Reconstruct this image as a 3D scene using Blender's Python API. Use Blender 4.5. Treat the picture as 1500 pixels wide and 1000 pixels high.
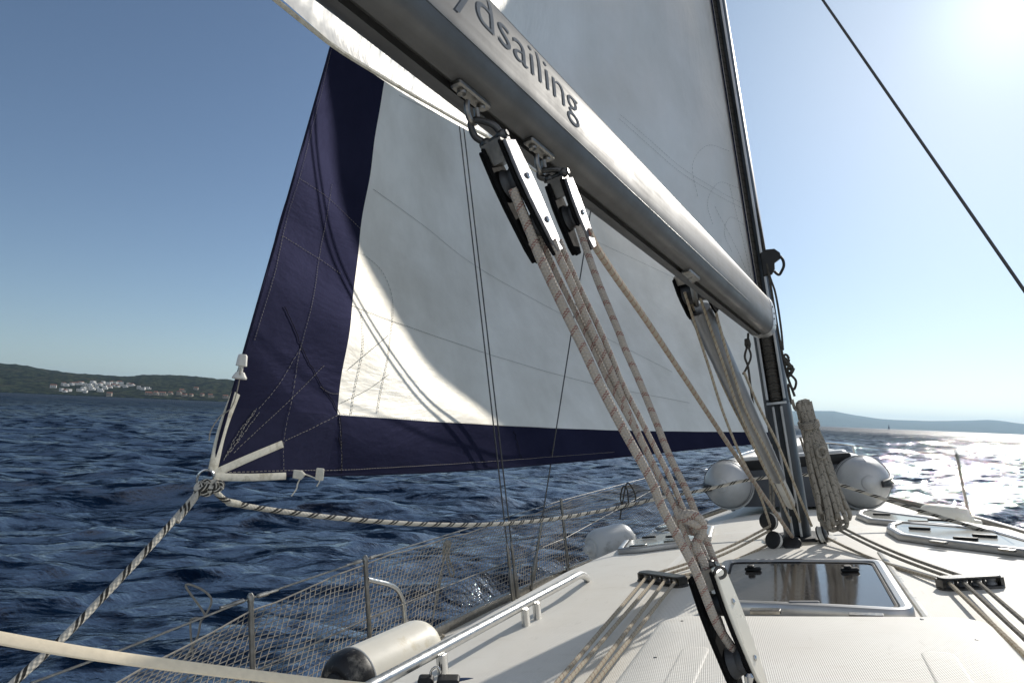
import bpy, math, random
import numpy as np
from mathutils import Vector, Matrix
random.seed(7); RNG = np.random.default_rng(11)
for _o in list(bpy.data.objects): bpy.data.objects.remove(_o)
SC = bpy.context.scene
COL = SC.collection
# ------------------------------------------------------------------ frames
# camera-space vectors: x right, y up, z forward; F0 = focal length in pixels of a 1500 px wide picture
F0 = 1000.0
EYE = 2.15
def nrm(v): return v / np.linalg.norm(v)
def dcam(x, y): return np.array([x - 750.0, 500.0 - y, F0]) / F0
UPc = np.array([0.04173614, 0.99371758, 0.10384349]); UPc = nrm(UPc)
FWc = dcam(1180, 626); FWc = nrm(FWc - FWc.dot(UPc) * UPc)
RTc = nrm(np.cross(UPc, FWc))
HEEL = math.radians(8.548)
BUc = math.cos(HEEL) * UPc - math.sin(HEEL) * RTc
BSc = nrm(np.cross(BUc, FWc)); BFc = FWc
BMc = dcam(1170, 790) * 3.6                      # foot of the mast
R3 = np.array([RTc, FWc, UPc])
def toW(v): return R3 @ v                        # camera-space direction -> world
CAMW = np.array([0.0, 0.0, EYE])
S_, F_, U_ = toW(BSc), toW(BFc), toW(BUc)        # boat axes in the world: starboard, forward, up
ORG = CAMW + toW(BMc)
def B(s, f, u): return ORG + S_ * s + F_ * f + U_ * u
def PX(x, y, z): return CAMW + toW(dcam(x, y)) * z
def toB(w):
    q = np.asarray(w) - ORG
    return np.array([q.dot(S_), q.dot(F_), q.dot(U_)])
CAMB = toB(CAMW)
def rayB(x, y):
    r = toW(dcam(x, y)); return np.array([r.dot(S_), r.dot(F_), r.dot(U_)])
def onS(x, y, s): r = rayB(x, y); return CAMB + r * ((s - CAMB[0]) / r[0])
def onF(x, y, f): r = rayB(x, y); return CAMB + r * ((f - CAMB[1]) / r[1])
def onU(x, y, u): r = rayB(x, y); return CAMB + r * ((u - CAMB[2]) / r[2])
def projB(p):
    q = B(*p) - CAMW
    c = R3.T @ q
    return np.array([750 + c[0] / c[2] * F0, 500 - c[1] / c[2] * F0, c[2]])
# ------------------------------------------------------------------ camera
cam = bpy.data.cameras.new('camera'); camo = bpy.data.objects.new('camera', cam); COL.objects.link(camo)
cx, cy, cz = toW(np.array([1., 0, 0])), toW(np.array([0, 1., 0])), -toW(np.array([0, 0, 1.]))
camo.matrix_world = Matrix(((cx[0], cy[0], cz[0], 0), (cx[1], cy[1], cz[1], 0), (cx[2], cy[2], cz[2], EYE), (0, 0, 0, 1)))
cam.sensor_width = 36.0; cam.lens = 24.0; cam.clip_start = 0.05; cam.clip_end = 60000
SC.camera = camo
# ------------------------------------------------------------------ world, sun, exposure
SUN = toW(nrm(dcam(1486, 0)))
SUN_EL = math.asin(SUN[2]); SUN_AZ = math.atan2(SUN[0], SUN[1])
W = bpy.data.worlds.new('World'); SC.world = W; W.use_nodes = True
nt = W.node_tree; nt.nodes.clear()
wo = nt.nodes.new('ShaderNodeOutputWorld'); bg = nt.nodes.new('ShaderNodeBackground')
sky = nt.nodes.new('ShaderNodeTexSky'); sky.sky_type = 'NISHITA'; sky.sun_disc = False
sky.sun_elevation = SUN_EL; sky.sun_rotation = SUN_AZ; sky.altitude = 0
sky.air_density = 0.8; sky.dust_density = 0.2; sky.ozone_density = 1.0
bg.inputs['Strength'].default_value = 0.05
# the aureole of the sun itself, a forward scattering lobe about the sun's direction
tc = nt.nodes.new('ShaderNodeTexCoord')
dt = nt.nodes.new('ShaderNodeVectorMath'); dt.operation = 'DOT_PRODUCT'; dt.inputs[1].default_value = SUN
nt.links.new(tc.outputs['Generated'], dt.inputs[0])
def wmath(op, a, b):
    m = nt.nodes.new('ShaderNodeMath'); m.operation = op
    for i, x in enumerate((a, b)):
        if isinstance(x, (int, float)): m.inputs[i].default_value = x
        else: nt.links.new(x, m.inputs[i])
    return m.outputs[0]
dcl = wmath('MAXIMUM', dt.outputs['Value'], 0.0)
g = wmath('ADD', wmath('MULTIPLY', wmath('POWER', dcl, 420.0), 4.0), wmath("MULTIPLY", wmath("POWER", dcl, 9.0), 3.3))
back = nrm(-toW(np.array([-.25, 0, 1.])) * np.array([1, 1, 0]) + np.array([0, 0, .6]))  # fill glow added to the sky behind the camera to lift shaded sails
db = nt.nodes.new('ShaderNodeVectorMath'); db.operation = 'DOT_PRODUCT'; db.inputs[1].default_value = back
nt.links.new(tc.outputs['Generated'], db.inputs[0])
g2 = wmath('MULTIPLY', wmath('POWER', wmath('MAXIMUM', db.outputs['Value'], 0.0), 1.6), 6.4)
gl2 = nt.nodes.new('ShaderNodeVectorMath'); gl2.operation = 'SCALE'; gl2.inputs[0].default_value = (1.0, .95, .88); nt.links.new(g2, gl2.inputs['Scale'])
gl = nt.nodes.new('ShaderNodeVectorMath'); gl.operation = 'SCALE'; gl.inputs[0].default_value = (.76, .95, 1.02)
nt.links.new(g, gl.inputs['Scale'])
ad = nt.nodes.new('ShaderNodeVectorMath'); ad.operation = 'ADD'
tn = nt.nodes.new('ShaderNodeVectorMath'); tn.operation = 'MULTIPLY'; tn.inputs[1].default_value = (.965, .985, 1.0); nt.links.new(sky.outputs[0], tn.inputs[0]); nt.links.new(tn.outputs[0], ad.inputs[0]); nt.links.new(gl.outputs[0], ad.inputs[1])
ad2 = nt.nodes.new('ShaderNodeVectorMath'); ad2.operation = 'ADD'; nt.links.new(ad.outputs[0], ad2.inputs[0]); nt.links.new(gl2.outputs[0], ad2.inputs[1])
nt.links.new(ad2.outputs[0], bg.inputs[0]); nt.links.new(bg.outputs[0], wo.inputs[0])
sl = bpy.data.lights.new('sun', 'SUN'); sl.energy = 2.1; sl.angle = math.radians(0.53); sl.color = (1.0, 0.94, 0.85)
so = bpy.data.objects.new('sun', sl); COL.objects.link(so); so.location = (0, 0, 30)
so.rotation_euler = Vector(SUN).to_track_quat('Z', 'Y').to_euler()
SC.view_settings.view_transform = 'Standard'; SC.view_settings.look = 'None'
SC.view_settings.exposure = 0.88; SC.view_settings.gamma = 1.0
SC.cycles.max_bounces = 8; SC.cycles.transparent_max_bounces = 12; SC.cycles.use_denoising = True
# ------------------------------------------------------------------ materials
def col(h):
    h = h.lstrip('#'); c = [int(h[i:i + 2], 16) / 255 for i in (0, 2, 4)]
    return tuple(x / 12.92 if x <= .04045 else ((x + .055) / 1.055) ** 2.4 for x in c) + (1.0,)
class NT:
    def __init__(s, name):
        s.m = bpy.data.materials.new(name); s.m.use_nodes = True; s.t = s.m.node_tree
        s.p = s.t.nodes['Principled BSDF']; s.out = s.t.nodes['Material Output']
    def n(s, typ, **kw):
        x = s.t.nodes.new(typ)
        for k, v in kw.items(): setattr(x, k, v)
        return x
    def l(s, a, b): s.t.links.new(a, b)
    def put(s, sock, v):
        if isinstance(v, bpy.types.NodeSocket): s.l(v, sock)
        else: sock.default_value = v
    def math(s, op, a, b=0.0, c=0.0):
        m = s.n('ShaderNodeMath', operation=op)
        for i, x in enumerate((a, b, c)): s.put(m.inputs[i], x)
        return m.outputs[0]
    def coord(s, kind='Object'): return s.n('ShaderNodeTexCoord').outputs[kind]
    def mapped(s, v, scale, rot=(0, 0, 0)):
        m = s.n('ShaderNodeMapping'); m.inputs['Scale'].default_value = scale; m.inputs['Rotation'].default_value = rot
        s.l(v, m.inputs[0]); return m.outputs[0]
    def noise(s, v, scale, detail=3, rough=.55, dist=0):
        x = s.n('ShaderNodeTexNoise'); s.l(v, x.inputs['Vector']); x.inputs['Scale'].default_value = scale
        x.inputs['Detail'].default_value = detail; x.inputs['Roughness'].default_value = rough; x.inputs['Distortion'].default_value = dist
        return x.outputs[0]
    def ramp(s, v, stops):
        r = s.n('ShaderNodeValToRGB'); e = r.color_ramp.elements
        while len(e) < len(stops): e.new(0.5)
        for k, (p, c) in enumerate(stops): e[k].position = p; e[k].color = c if len(c) == 4 else tuple(c) + (1,)
        s.l(v, r.inputs[0]); return r.outputs[0]
    def mix(s, f, a, b):
        x = s.n('ShaderNodeMix', data_type='RGBA'); s.put(x.inputs[0], f); s.put(x.inputs[6], a); s.put(x.inputs[7], b)
        return x.outputs[2]
    def bump(s, h, strength, dist, prev=None):
        x = s.n('ShaderNodeBump'); x.inputs['Strength'].default_value = strength; x.inputs['Distance'].default_value = dist
        s.l(h, x.inputs['Height'])
        if prev is not None: s.l(prev, x.inputs['Normal'])
        return x.outputs[0]
    def set(s, **kw):
        for k, v in kw.items(): s.put(s.p.inputs[k.replace('_', ' ')], v)
        return s
def simple(name, c, rough=.5, metal=0.0, var=.12, scale=14, bump=0.0, spec=.5, c2=None, dirt=None):
    t = NT(name); o = t.coord(); nz = t.noise(o, scale, 4)
    cc = c if isinstance(c, tuple) else col(c)
    d = tuple(x * (1 - var) for x in cc[:3]) + (1,); b = tuple(min(1, x * (1 + var * .5)) for x in cc[:3]) + (1,)
    base = t.ramp(nz, [(.3, d), (.7, b)])
    if c2:
        m = t.ramp(t.noise(o, dirt or 5, 6, .65), [(.52, (0, 0, 0)), (.66, (1, 1, 1))])
        base = t.mix(m, base, col(c2))
    t.set(Base_Color=base, Metallic=metal, Specular_IOR_Level=spec)
    t.set(Roughness=t.ramp(t.noise(o, scale * 1.7, 5), [(.3, (max(0, rough - .07),) * 3), (.7, (min(1, rough + .09),) * 3)]))
    if bump: t.set(Normal=t.bump(t.noise(o, scale * 4, 5), bump, .01))
    return t.m
def rope_mat(name, base, dark, fleck, pitch, width=.16, dash=None, two=False, dirt=.35):
    """braided cover: UV u = metres along the rope, v = turns about it; coloured tracer yarns run in a helix"""
    t = NT(name); uv = t.coord('UV'); sp = t.n('ShaderNodeSeparateXYZ'); t.l(uv, sp.inputs[0])
    u, v = sp.outputs[0], sp.outputs[1]
    a = t.math('ADD', t.math('MULTIPLY', u, 1 / (pitch * .2)), t.math('MULTIPLY', v, 4)); a2 = t.math('SUBTRACT', t.math('MULTIPLY', u, 1 / (pitch * .2)), t.math('MULTIPLY', v, 4))
    br = t.math('ADD', t.math('SINE', t.math('MULTIPLY', a, 6.2832)), t.math('SINE', t.math('MULTIPLY', a2, 6.2832)))
    hx = t.math('FRACT', t.math('ADD', t.math('MULTIPLY', u, 1 / pitch), v if two else t.math('MULTIPLY', t.math('SINE', t.math('MULTIPLY', v, 6.2832)), .25)))
    band = t.math('LESS_THAN', hx, width)
    if two: band = t.math('MAXIMUM', band, t.math('LESS_THAN', t.math('ABSOLUTE', t.math('SUBTRACT', hx, width * 1.9)), width * .42))
    if dash:
        dd = t.math('MULTIPLY', t.math('SINE', t.math('MULTIPLY', u, 6.2832 / dash)), t.math('SINE', t.math('MULTIPLY', v, 6.2832 * 5)))
        band = t.math('MULTIPLY', band, t.math('GREATER_THAN', dd, -.08))
    o = t.coord(); nz = t.noise(o, 9, 5)
    bc = t.mix(t.math('MULTIPLY', t.ramp(nz, [(.35, (0, 0, 0)), (.75, (1, 1, 1))]), dirt), col(base), col(dark))
    bc = t.mix(t.math('MULTIPLY', t.math('LESS_THAN', br, -1.2), .14), bc, col(dark))
    c = t.mix(t.math('MULTIPLY', band, (.92 if two else .65)), bc, col(fleck))
    t.set(Base_Color=c, Roughness=.9, Specular_IOR_Level=.15, Normal=t.bump(br, .55, .0012))
    return t.m
def cloth_mat(name, c, c2, trans=.25, rough=.6, foldscale=(1, 1, 1), bump=.25, weave=True):
    t = NT(name); uv = t.coord('UV')
    nz = t.noise(t.mapped(uv, foldscale), 1.0, 5, .6, .4)
    fine = t.noise(uv, 38, 3)
    base = t.mix(t.ramp(t.noise(uv, 1.7, 6, .62), [(.35, (0, 0, 0)), (.7, (1, 1, 1))]), col(c), col(c2))
    nrmv = t.bump(nz, bump, .03); nrmv = t.bump(fine, bump * .25, .004, nrmv)
    d = t.n('ShaderNodeBsdfDiffuse'); tr = t.n('ShaderNodeBsdfTranslucent'); gl = t.n('ShaderNodeBsdfGlossy')
    for s in (d, tr, gl): t.l(base, s.inputs['Color']); t.l(nrmv, s.inputs['Normal'])
    gl.inputs['Roughness'].default_value = rough
    m1 = t.n('ShaderNodeMixShader'); m1.inputs[0].default_value = trans; t.l(d.outputs[0], m1.inputs[1]); t.l(tr.outputs[0], m1.inputs[2])
    fr = t.n('ShaderNodeFresnel'); fr.inputs[0].default_value = 1.35
    m2 = t.n('ShaderNodeMixShader'); t.l(t.math('MULTIPLY', fr.outputs[0], .5), m2.inputs[0]); t.l(m1.outputs[0], m2.inputs[1]); t.l(gl.outputs[0], m2.inputs[2])
    t.l(m2.outputs[0], t.out.inputs[0]); t.t.nodes.remove(t.p)
    return t.m
def brushed(name, c, rough, scl, metal=1.0, bump=.06):
    t = NT(name); uv = t.coord('UV'); o = t.coord()
    st = t.noise(t.mapped(uv, scl), 1.0, 4, .6); sm = t.noise(o, 6, 6, .65)
    cc = col(c); d = tuple(x * .8 for x in cc[:3]) + (1,)
    t.set(Base_Color=t.mix(t.ramp(sm, [(.4, (0, 0, 0)), (.72, (1, 1, 1))]), cc, d), Metallic=metal)
    t.set(Roughness=t.ramp(t.math('ADD', t.math('MULTIPLY', st, .5), t.math('MULTIPLY', sm, .5)), [(.35, (rough - .08,) * 3), (.65, (rough + .12,) * 3)]))
    t.set(Normal=t.bump(st, bump, .002))
    return t.m
def gelcoat_mat():
    t = NT('non_slip_gelcoat'); uv = t.coord('UV'); sp = t.n('ShaderNodeSeparateXYZ'); t.l(uv, sp.inputs[0])
    k = 2 * math.pi / .0085
    a = t.math('SINE', t.math('MULTIPLY', t.math('ADD', sp.outputs[0], t.math('MULTIPLY', sp.outputs[1], .55)), k))
    b = t.math('SINE', t.math('MULTIPLY', t.math('SUBTRACT', t.math('MULTIPLY', sp.outputs[0], .9), t.math('MULTIPLY', sp.outputs[1], .35)), k * .92))
    pat = t.math('MULTIPLY', a, b)
    big = t.noise(uv, 1.6, 7, .62); st = t.noise(t.mapped(uv, (2.2, 9, 1)), 1.6, 6, .7)
    base = t.mix(t.ramp(big, [(.42, (0, 0, 0)), (.75, (.75,) * 3)]), col('#e6e3da'), col('#dad5ca'))
    base = t.mix(t.ramp(st, [(.58, (0, 0, 0)), (.8, (.4,) * 3)]), base, col('#b9af9b'))
    ab = t.math('ABSOLUTE', sp.outputs[0])
    dm = t.math('MINIMUM', t.math('ABSOLUTE', t.math('SUBTRACT', ab, .56)), t.math('ABSOLUTE', t.math('SUBTRACT', ab, 1.13)))
    dm = t.math('MINIMUM', dm, t.math('ABSOLUTE', t.math('SUBTRACT', sp.outputs[1], .42)))
    mk = t.n('ShaderNodeMapRange'); t.l(dm, mk.inputs[0]); mk.inputs[1].default_value = .014; mk.inputs[2].default_value = .019
    pat = t.math('MULTIPLY', pat, mk.outputs[0]); base = t.mix(mk.outputs[0], col('#e9e7e1'), base)
    base = t.mix(t.math('MULTIPLY', t.ramp(t.noise(t.mapped(uv, (14, 3, 1)), 2.0, 6, .7), [(.6, (0, 0, 0)), (.74, (1, 1, 1))]), .3), base, col('#a59d8c'))
    n1 = t.bump(mk.outputs[0], .4, .0015); n1 = t.bump(pat, .42, .0013, n1); n1 = t.bump(t.noise(uv, 7, 3), .08, .02, n1)
    t.set(Base_Color=base, Roughness=.58, Specular_IOR_Level=.35, Normal=n1)
    return t.m
M = dict(
    deck=gelcoat_mat(),
    gel=simple('smooth_gelcoat', '#ddd6c6', .28, 0, .06, 3, .02, .5, '#b5ab97', 4),
    hull=simple('hull_gelcoat', '#d8d8d6', .25, 0, .05, 2),
    alu=brushed('anodised_aluminium', '#b9b9b8', .36, (3, 90, 1), .85),
    boom=brushed('boom_aluminium', '#6c6c6b', .55, (2, 60, 1), .85, .05),
    mastm=brushed('mast_aluminium', '#575b5f', .45, (2, 60, 1), .6),
    vangm=brushed('grey_strut_aluminium', '#9b9da0', .42, (2, 60, 1), .6),
    steel=simple('polished_steel', '#c8c8c6', .16, 1.0, .1, 30),
    cheek=simple('worn_block_steel', '#7b7b7e', .5, .9, .2, 40, .1),
    railsteel=simple('satin_steel', '#c4c4c2', .3, 1.0, .1, 30),
    dullsteel=simple('weathered_steel', '#8d8a84', .34, 1.0, .25, 40, .1),
    darksteel=simple('dark_forged_steel', '#5b5a58', .38, 1.0, .25, 30, .1),
    wire=simple('steel_wire_rope', '#5e5e5e', .4, .9, .3, 120, .3),
    matte=simple('matte_black_plastic', '#131314', .9, 0, .3, 25, .05, .1),
    black=simple('black_plastic', '#141517', .55, 0, .3, 25, .05),
    dkgrey=simple('dark_grey_plastic', '#3c3d3f', .5, 0, .2, 20, .05),
    grey=simple('grey_plastic', '#77787a', .5, 0, .15, 20, .05),
    rubber=simple('black_rubber', '#0e0e0f', .7, 0, .2, 20),
    white_pl=simple('white_plastic', '#d9d7d0', .45, 0, .08, 20),
    sail=cloth_mat('white_sailcloth', '#efece4', '#dad6cc', .36, .6, (.9, 2.6, 1), .6),
    main=cloth_mat('mainsail_cloth', '#f1eee8', '#e3e0d8', .5, .5, (2.6, .8, 1), .7),
    navy=cloth_mat('navy_sailcloth', '#2b2c40', '#232436', .05, .6, (1.2, 3.0, 1), .5),
    navydull=cloth_mat('faded_navy_sailcloth', '#2f3044', '#262738', .06, .6, (1.6, 2.4, 1), .6),
    tape=simple('white_webbing', '#d6d2c4', .85, 0, .12, 60, .4, .2, '#aaa491', 18),
    cream=simple('cream_webbing', '#efe0c4', .85, 0, .08, 90, .06, .2),
    thread=simple('pale_thread', '#a9a39a', .9, 0, .1, 60, 0, .1),
    dkthread=simple('black_thread', '#0c0c12', .9, 0, .1, 60, 0, .1),
    seam=simple('sail_seam_thread', '#9c9d9a', .9, 0, .1, 60, 0, .1),
    fender=simple('cream_vinyl', '#f0ebdc', .38, 0, .05, 6, .04, .5, '#c6b993', 5),
    fendergrey=simple('pale_grey_vinyl', '#bfc2c2', .4, 0, .08, 8, .05, .5, '#8d8e8b', 7),
    fenderend=simple('scuffed_black_vinyl', '#1b1b1d', .45, 0, .3, 20, .1, .5, '#7d7a72', 14),
    pvc=simple('grey_inflatable_fabric', '#c4c5c4', .42, .25, .08, 12, .06, .5),
    pvcend=simple('grey_inflatable_cone', '#bcbdbc', .4, .25, .08, 12, .05, .5),
    transom=simple('grey_transom_board', '#54575c', .55, 0, .12, 10),
    blue=simple('blue_rope_cover', '#123a63', .8, 0, .3, 160, .3),
    letter=simple('grey_lettering_vinyl', '#74797f', .9, 0, .05, 30, 0, .05),
    sticker=simple('thin_groove', '#6d6e6e', .5, .6, .1, 20),
    net=simple('pale_netting_cord', '#a29c92', .9, 0, .2, 60, 0, .1),
    r_white=rope_mat('white_rope_black_fleck', '#c9c4b8', '#8d867a', '#0f1013', .085, .17, None, True),
    r_red=rope_mat('grey_rope_red_fleck', '#b2aaa0', '#877f76', '#7a352e', .034, .25, .005, False),
    r_tan=rope_mat('tan_rope_red_fleck', '#b3a898', '#85796a', '#8a3b26', .04, .22, .008, False),
    r_grey=rope_mat('grey_rope_dark_fleck', '#9d978c', '#6c665d', '#2c2b2c', .05, .16, .01, False),
    r_cream=rope_mat('cream_rope_red_fleck', '#c0b6a2', '#8b8069', '#7a3528', .03, .2, .007, False),
    r_plain=rope_mat('plain_pale_cord', '#a9a397', '#7a7469', '#8d877b', .03, .2, None, False),
    r_dark=rope_mat('weathered_dark_rope', '#55524d', '#35332f', '#232224', .04, .25, .01, False),
)
def acrylic():
    t = NT('smoked_acrylic'); o = t.coord()
    t.set(Base_Color=t.mix(t.ramp(t.noise(o, 2.2, 2), [(.45, (0, 0, 0)), (.55, (1, 1, 1))]), col('#403d3a'), col('#4a4642')),
          Roughness=t.ramp(t.noise(o, 40, 5), [(.4, (.07,) * 3), (.8, (.18,) * 3)]), Specular_IOR_Level=.7)
    return t.m
M['acrylic'] = acrylic()
def palegl():
    t = NT('pale_frosted_acrylic'); o = t.coord()
    t.set(Base_Color=t.mix(t.noise(o, 4, 4), col('#b5b3aa'), col('#c4c2b8')), Roughness=.16, Specular_IOR_Level=.7)
    return t.m
M['palepane'] = palegl()
def sea_mat():
    t = NT('sea_water'); o = t.coord('Object')
    n1 = t.noise(t.mapped(o, (1.0, 1.6, 1)), 1.6, 6, .62, .3); n2 = t.noise(t.mapped(o, (1, 1.4, 1)), 9.0, 4, .6, .2)
    big = t.noise(t.mapped(o, (1, 2.2, 1)), .16, 5, .6)
    mid = t.noise(t.mapped(o, (1, 1.7, 1)), .55, 5, .62)
    ln = t.n('ShaderNodeVectorMath', operation='LENGTH'); t.l(o, ln.inputs[0])
    def fade(a, c, x, y):
        m = t.n('ShaderNodeMapRange'); t.l(ln.outputs['Value'], m.inputs[0])
        for k, q in enumerate((a, c, x, y)): m.inputs[k + 1].default_value = q
        return m.outputs[0]
    def sbump(h, st, dist, prev):
        x = t.bump(h, 1.0, dist, prev); t.l(st, x.node.inputs['Strength']); return x
    b = t.bump(big, .2, 1.4); b = t.bump(mid, .25, .5, b)
    b = sbump(n1, fade(6., 70., .6, .06), .12, b); b = sbump(n2, fade(4., 40., .5, .03), .03, b)
    base = t.mix(t.noise(o, .05, 3), col('#05172d'), col('#041122'))
    d = t.n('ShaderNodeBsdfDiffuse'); g = t.n('ShaderNodeBsdfGlossy'); fr = t.n('ShaderNodeFresnel'); fr.inputs[0].default_value = 1.333
    t.l(base, d.inputs['Color']); mr = t.n('ShaderNodeMapRange'); t.l(ln.outputs['Value'], mr.inputs[0])
    for k, x in enumerate((90., 450., .03, .3)): mr.inputs[k + 1].default_value = x
    t.l(mr.outputs[0], g.inputs['Roughness'])
    for x in (d, g, fr): t.l(b, x.inputs['Normal'])
    m2 = t.n('ShaderNodeMapRange'); t.l(ln.outputs['Value'], m2.inputs[0])
    for k, x in enumerate((10., 200., .56, .24)): m2.inputs[k + 1].default_value = x
    # mask cuts mirroring: dark wave faces and glitter gaps painted in along the crests
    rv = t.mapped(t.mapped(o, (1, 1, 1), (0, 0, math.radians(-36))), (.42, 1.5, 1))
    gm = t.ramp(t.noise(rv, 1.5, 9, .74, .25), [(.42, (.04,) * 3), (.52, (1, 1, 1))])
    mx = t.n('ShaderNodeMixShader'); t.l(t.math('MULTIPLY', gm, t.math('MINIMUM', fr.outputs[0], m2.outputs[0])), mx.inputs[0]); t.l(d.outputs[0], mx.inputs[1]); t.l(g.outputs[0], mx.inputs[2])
    t.l(mx.outputs[0], t.out.inputs[0]); t.t.nodes.remove(t.p)
    return t.m
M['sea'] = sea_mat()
def hill_mat():
    t = NT('wooded_hillside'); o = t.coord('Object')
    n = t.noise(o, .06, 8, .72); c = t.noise(o, .012, 4, .6)
    base = t.ramp(n, [(.38, col('#070b06')), (.5, col('#1b2415')), (.6, col('#4a5032'))])
    base = t.mix(t.ramp(c, [(.56, (0, 0, 0)), (.7, (.6,) * 3)]), base, col('#5a523e'))
    t.set(Base_Color=base, Roughness=1.0, Specular_IOR_Level=.1, Normal=t.bump(n, 1.0, 14.0))
    return t.m
M['hill'] = hill_mat()
M['island'] = simple('island_scrub', '#3b4334', 1.0, 0, .35, .004, 0, .1)
M['housewhite'] = simple('white_render_wall', '#d8d5cf', .8, 0, .08, .2)
M['housebeige'] = simple('beige_render_wall', '#9c9284', .85, 0, .12, .2)
M['housewin'] = simple('dark_window', '#22262b', .3, 0, .1, .2)
M['tile'] = simple('clay_roof', '#8c5a44', .9, 0, .15, .3)
# ------------------------------------------------------------------ mesh helpers (world coordinates)
def cross(a, b): return np.cross(a, b)
def spline(pts, k=6):
    P = [np.asarray(p, float) for p in pts]
    if len(P) < 3: return P
    Q = [2 * P[0] - P[1]] + P + [2 * P[-1] - P[-2]]; out = []
    for i in range(1, len(Q) - 2):
        a, b, c, d = Q[i - 1], Q[i], Q[i + 1], Q[i + 2]
        for j in range(k):
            t = j / k
            out.append(.5 * ((2 * b) + (c - a) * t + (2 * a - 5 * b + 4 * c - d) * t * t + (3 * b - a - 3 * c + d) * t ** 3))
    out.append(P[-1]); return out
class MB:
    def __init__(s): s.v = []; s.f = []; s.uv = []; s.mi = []; s.cur = 0
    def add(s, V, Fc, UV=None):
        b = len(s.v); s.v += [tuple(map(float, p)) for p in V]; s.uv += [tuple(x) for x in UV] if UV is not None else [(float(p[0]), float(p[1])) for p in V]
        s.f += [tuple(b + i for i in q) for q in Fc]; s.mi += [s.cur] * len(Fc); return s
    def tube(s, pts, r, n=8, caps=True, closed=False, flat=None, up=None):
        """flat=(a,b): half widths along `up`-projected normal and binormal instead of a round section"""
        P = [np.asarray(p, float) for p in pts]; N = len(P)
        if N < 2: return s
        T = []
        for i in range(N):
            if closed: d = P[(i + 1) % N] - P[i - 1]
            else: d = P[min(i + 1, N - 1)] - P[max(i - 1, 0)]
            T.append(d / max(np.linalg.norm(d), 1e-9))
        ref = np.asarray(up, float) if up is not None else (np.array([0, 0, 1.]) if abs(T[0][2]) < .9 else np.array([1., 0, 0]))
        V, UV = [], []; L = 0; a = None
        for i in range(N):
            if up is not None or a is None: a = ref - T[i] * ref.dot(T[i])
            else: a = a - T[i] * a.dot(T[i])
            a = a / max(np.linalg.norm(a), 1e-9); b = cross(T[i], a)
            if i: L += np.linalg.norm(P[i] - P[i - 1])
            ri = r[i] if hasattr(r, '__len__') else r
            for j in range(n + 1):
                th = 2 * math.pi * j / n
                if flat:
                    c_, s_ = math.cos(th), math.sin(th); e = .55
                    q = a * flat[0] * math.copysign(abs(c_) ** e, c_) + b * flat[1] * math.copysign(abs(s_) ** e, s_)
                    if hasattr(r, '__len__'): q = q * ri
                else: q = (a * math.cos(th) + b * math.sin(th)) * ri
                V.append(P[i] + q); UV.append((L, j / n))
        Fc = []; w = n + 1
        for i in range(N - 1 if not closed else N):
            i2 = (i + 1) % N
            for j in range(n): Fc.append((i * w + j, i * w + j + 1, i2 * w + j + 1, i2 * w + j))
        if caps and not closed:
            Fc.append(tuple(range(n - 1, -1, -1))); Fc.append(tuple((N - 1) * w + j for j in range(n)))
        return s.add(V, Fc, UV)
    def rope(s, pts, r, k=6, n=8): return s.tube(spline(pts, k), r, n)
    def box(s, c, ax):
        c = np.asarray(c, float); a, b, d = [np.asarray(x, float) for x in ax]
        V = [c + i * a + j * b + k * d for k in (-1, 1) for j in (-1, 1) for i in (-1, 1)]
        if np.dot(cross(a, b), d) < 0: Fc = [(0, 1, 3, 2), (4, 6, 7, 5), (0, 4, 5, 1), (2, 3, 7, 6), (0, 2, 6, 4), (1, 5, 7, 3)]
        else: Fc = [(0, 2, 3, 1), (4, 5, 7, 6), (0, 1, 5, 4), (2, 6, 7, 3), (0, 4, 6, 2), (1, 3, 7, 5)]
        return s.add(V, Fc)
    def prism(s, poly, o, ex, ey, ez, h, bev=0.0):
        """polygon (counter-clockwise in ex, ey) extruded h along ez from o, with a chamfer bev on its top edge (and bottom)"""
        o, ex, ey, ez = [np.asarray(x, float) for x in (o, ex, ey, ez)]
        n = len(poly); c = np.mean(np.array(poly), 0)
        def ring(k, hh): return [o + ex * (c[0] + (p[0] - c[0]) * k[0]) + ey * (c[1] + (p[1] - c[1]) * k[1]) + ez * hh for p in poly]
        sx = max(abs(p[0] - c[0]) for p in poly); sy = max(abs(p[1] - c[1]) for p in poly)
        k1 = (1 - bev / sx, 1 - bev / sy)
        lv = [((1, 1), 0), ((1, 1), h)] if not bev else [(k1, 0), ((1, 1), bev), ((1, 1), h - bev), (k1, h)]
        V = []
        for k, hh in lv: V += ring(k, hh)
        Fc = [tuple(range(n - 1, -1, -1)), tuple((len(lv) - 1) * n + i for i in range(n))]
        for l in range(len(lv) - 1):
            for i in range(n):
                j = (i + 1) % n; Fc.append((l * n + i, l * n + j, (l + 1) * n + j, (l + 1) * n + i))
        return s.add(V, Fc)
    def lathe(s, p0, d, prof, n=20, squash=None):
        p0 = np.asarray(p0, float); d = nrm(np.asarray(d, float))
        ref = np.array([0, 0, 1.]) if abs(d[2]) < .9 else np.array([1., 0, 0])
        a = nrm(ref - d * ref.dot(d)); b = cross(d, a); V, UV = [], []
        for t, r in prof:
            for j in range(n + 1):
                th = 2 * math.pi * j / n; V.append(p0 + d * t + (a * math.cos(th) + b * math.sin(th)) * max(r, 1e-5)); UV.append((t, j / n))
        w = n + 1; Fc = []
        for i in range(len(prof) - 1):
            for j in range(n): Fc.append((i * w + j, i * w + j + 1, (i + 1) * w + j + 1, (i + 1) * w + j))
        Fc.append(tuple(range(n - 1, -1, -1))); Fc.append(tuple((len(prof) - 1) * w + j for j in range(n)))
        return s.add(V, Fc, UV)
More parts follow.
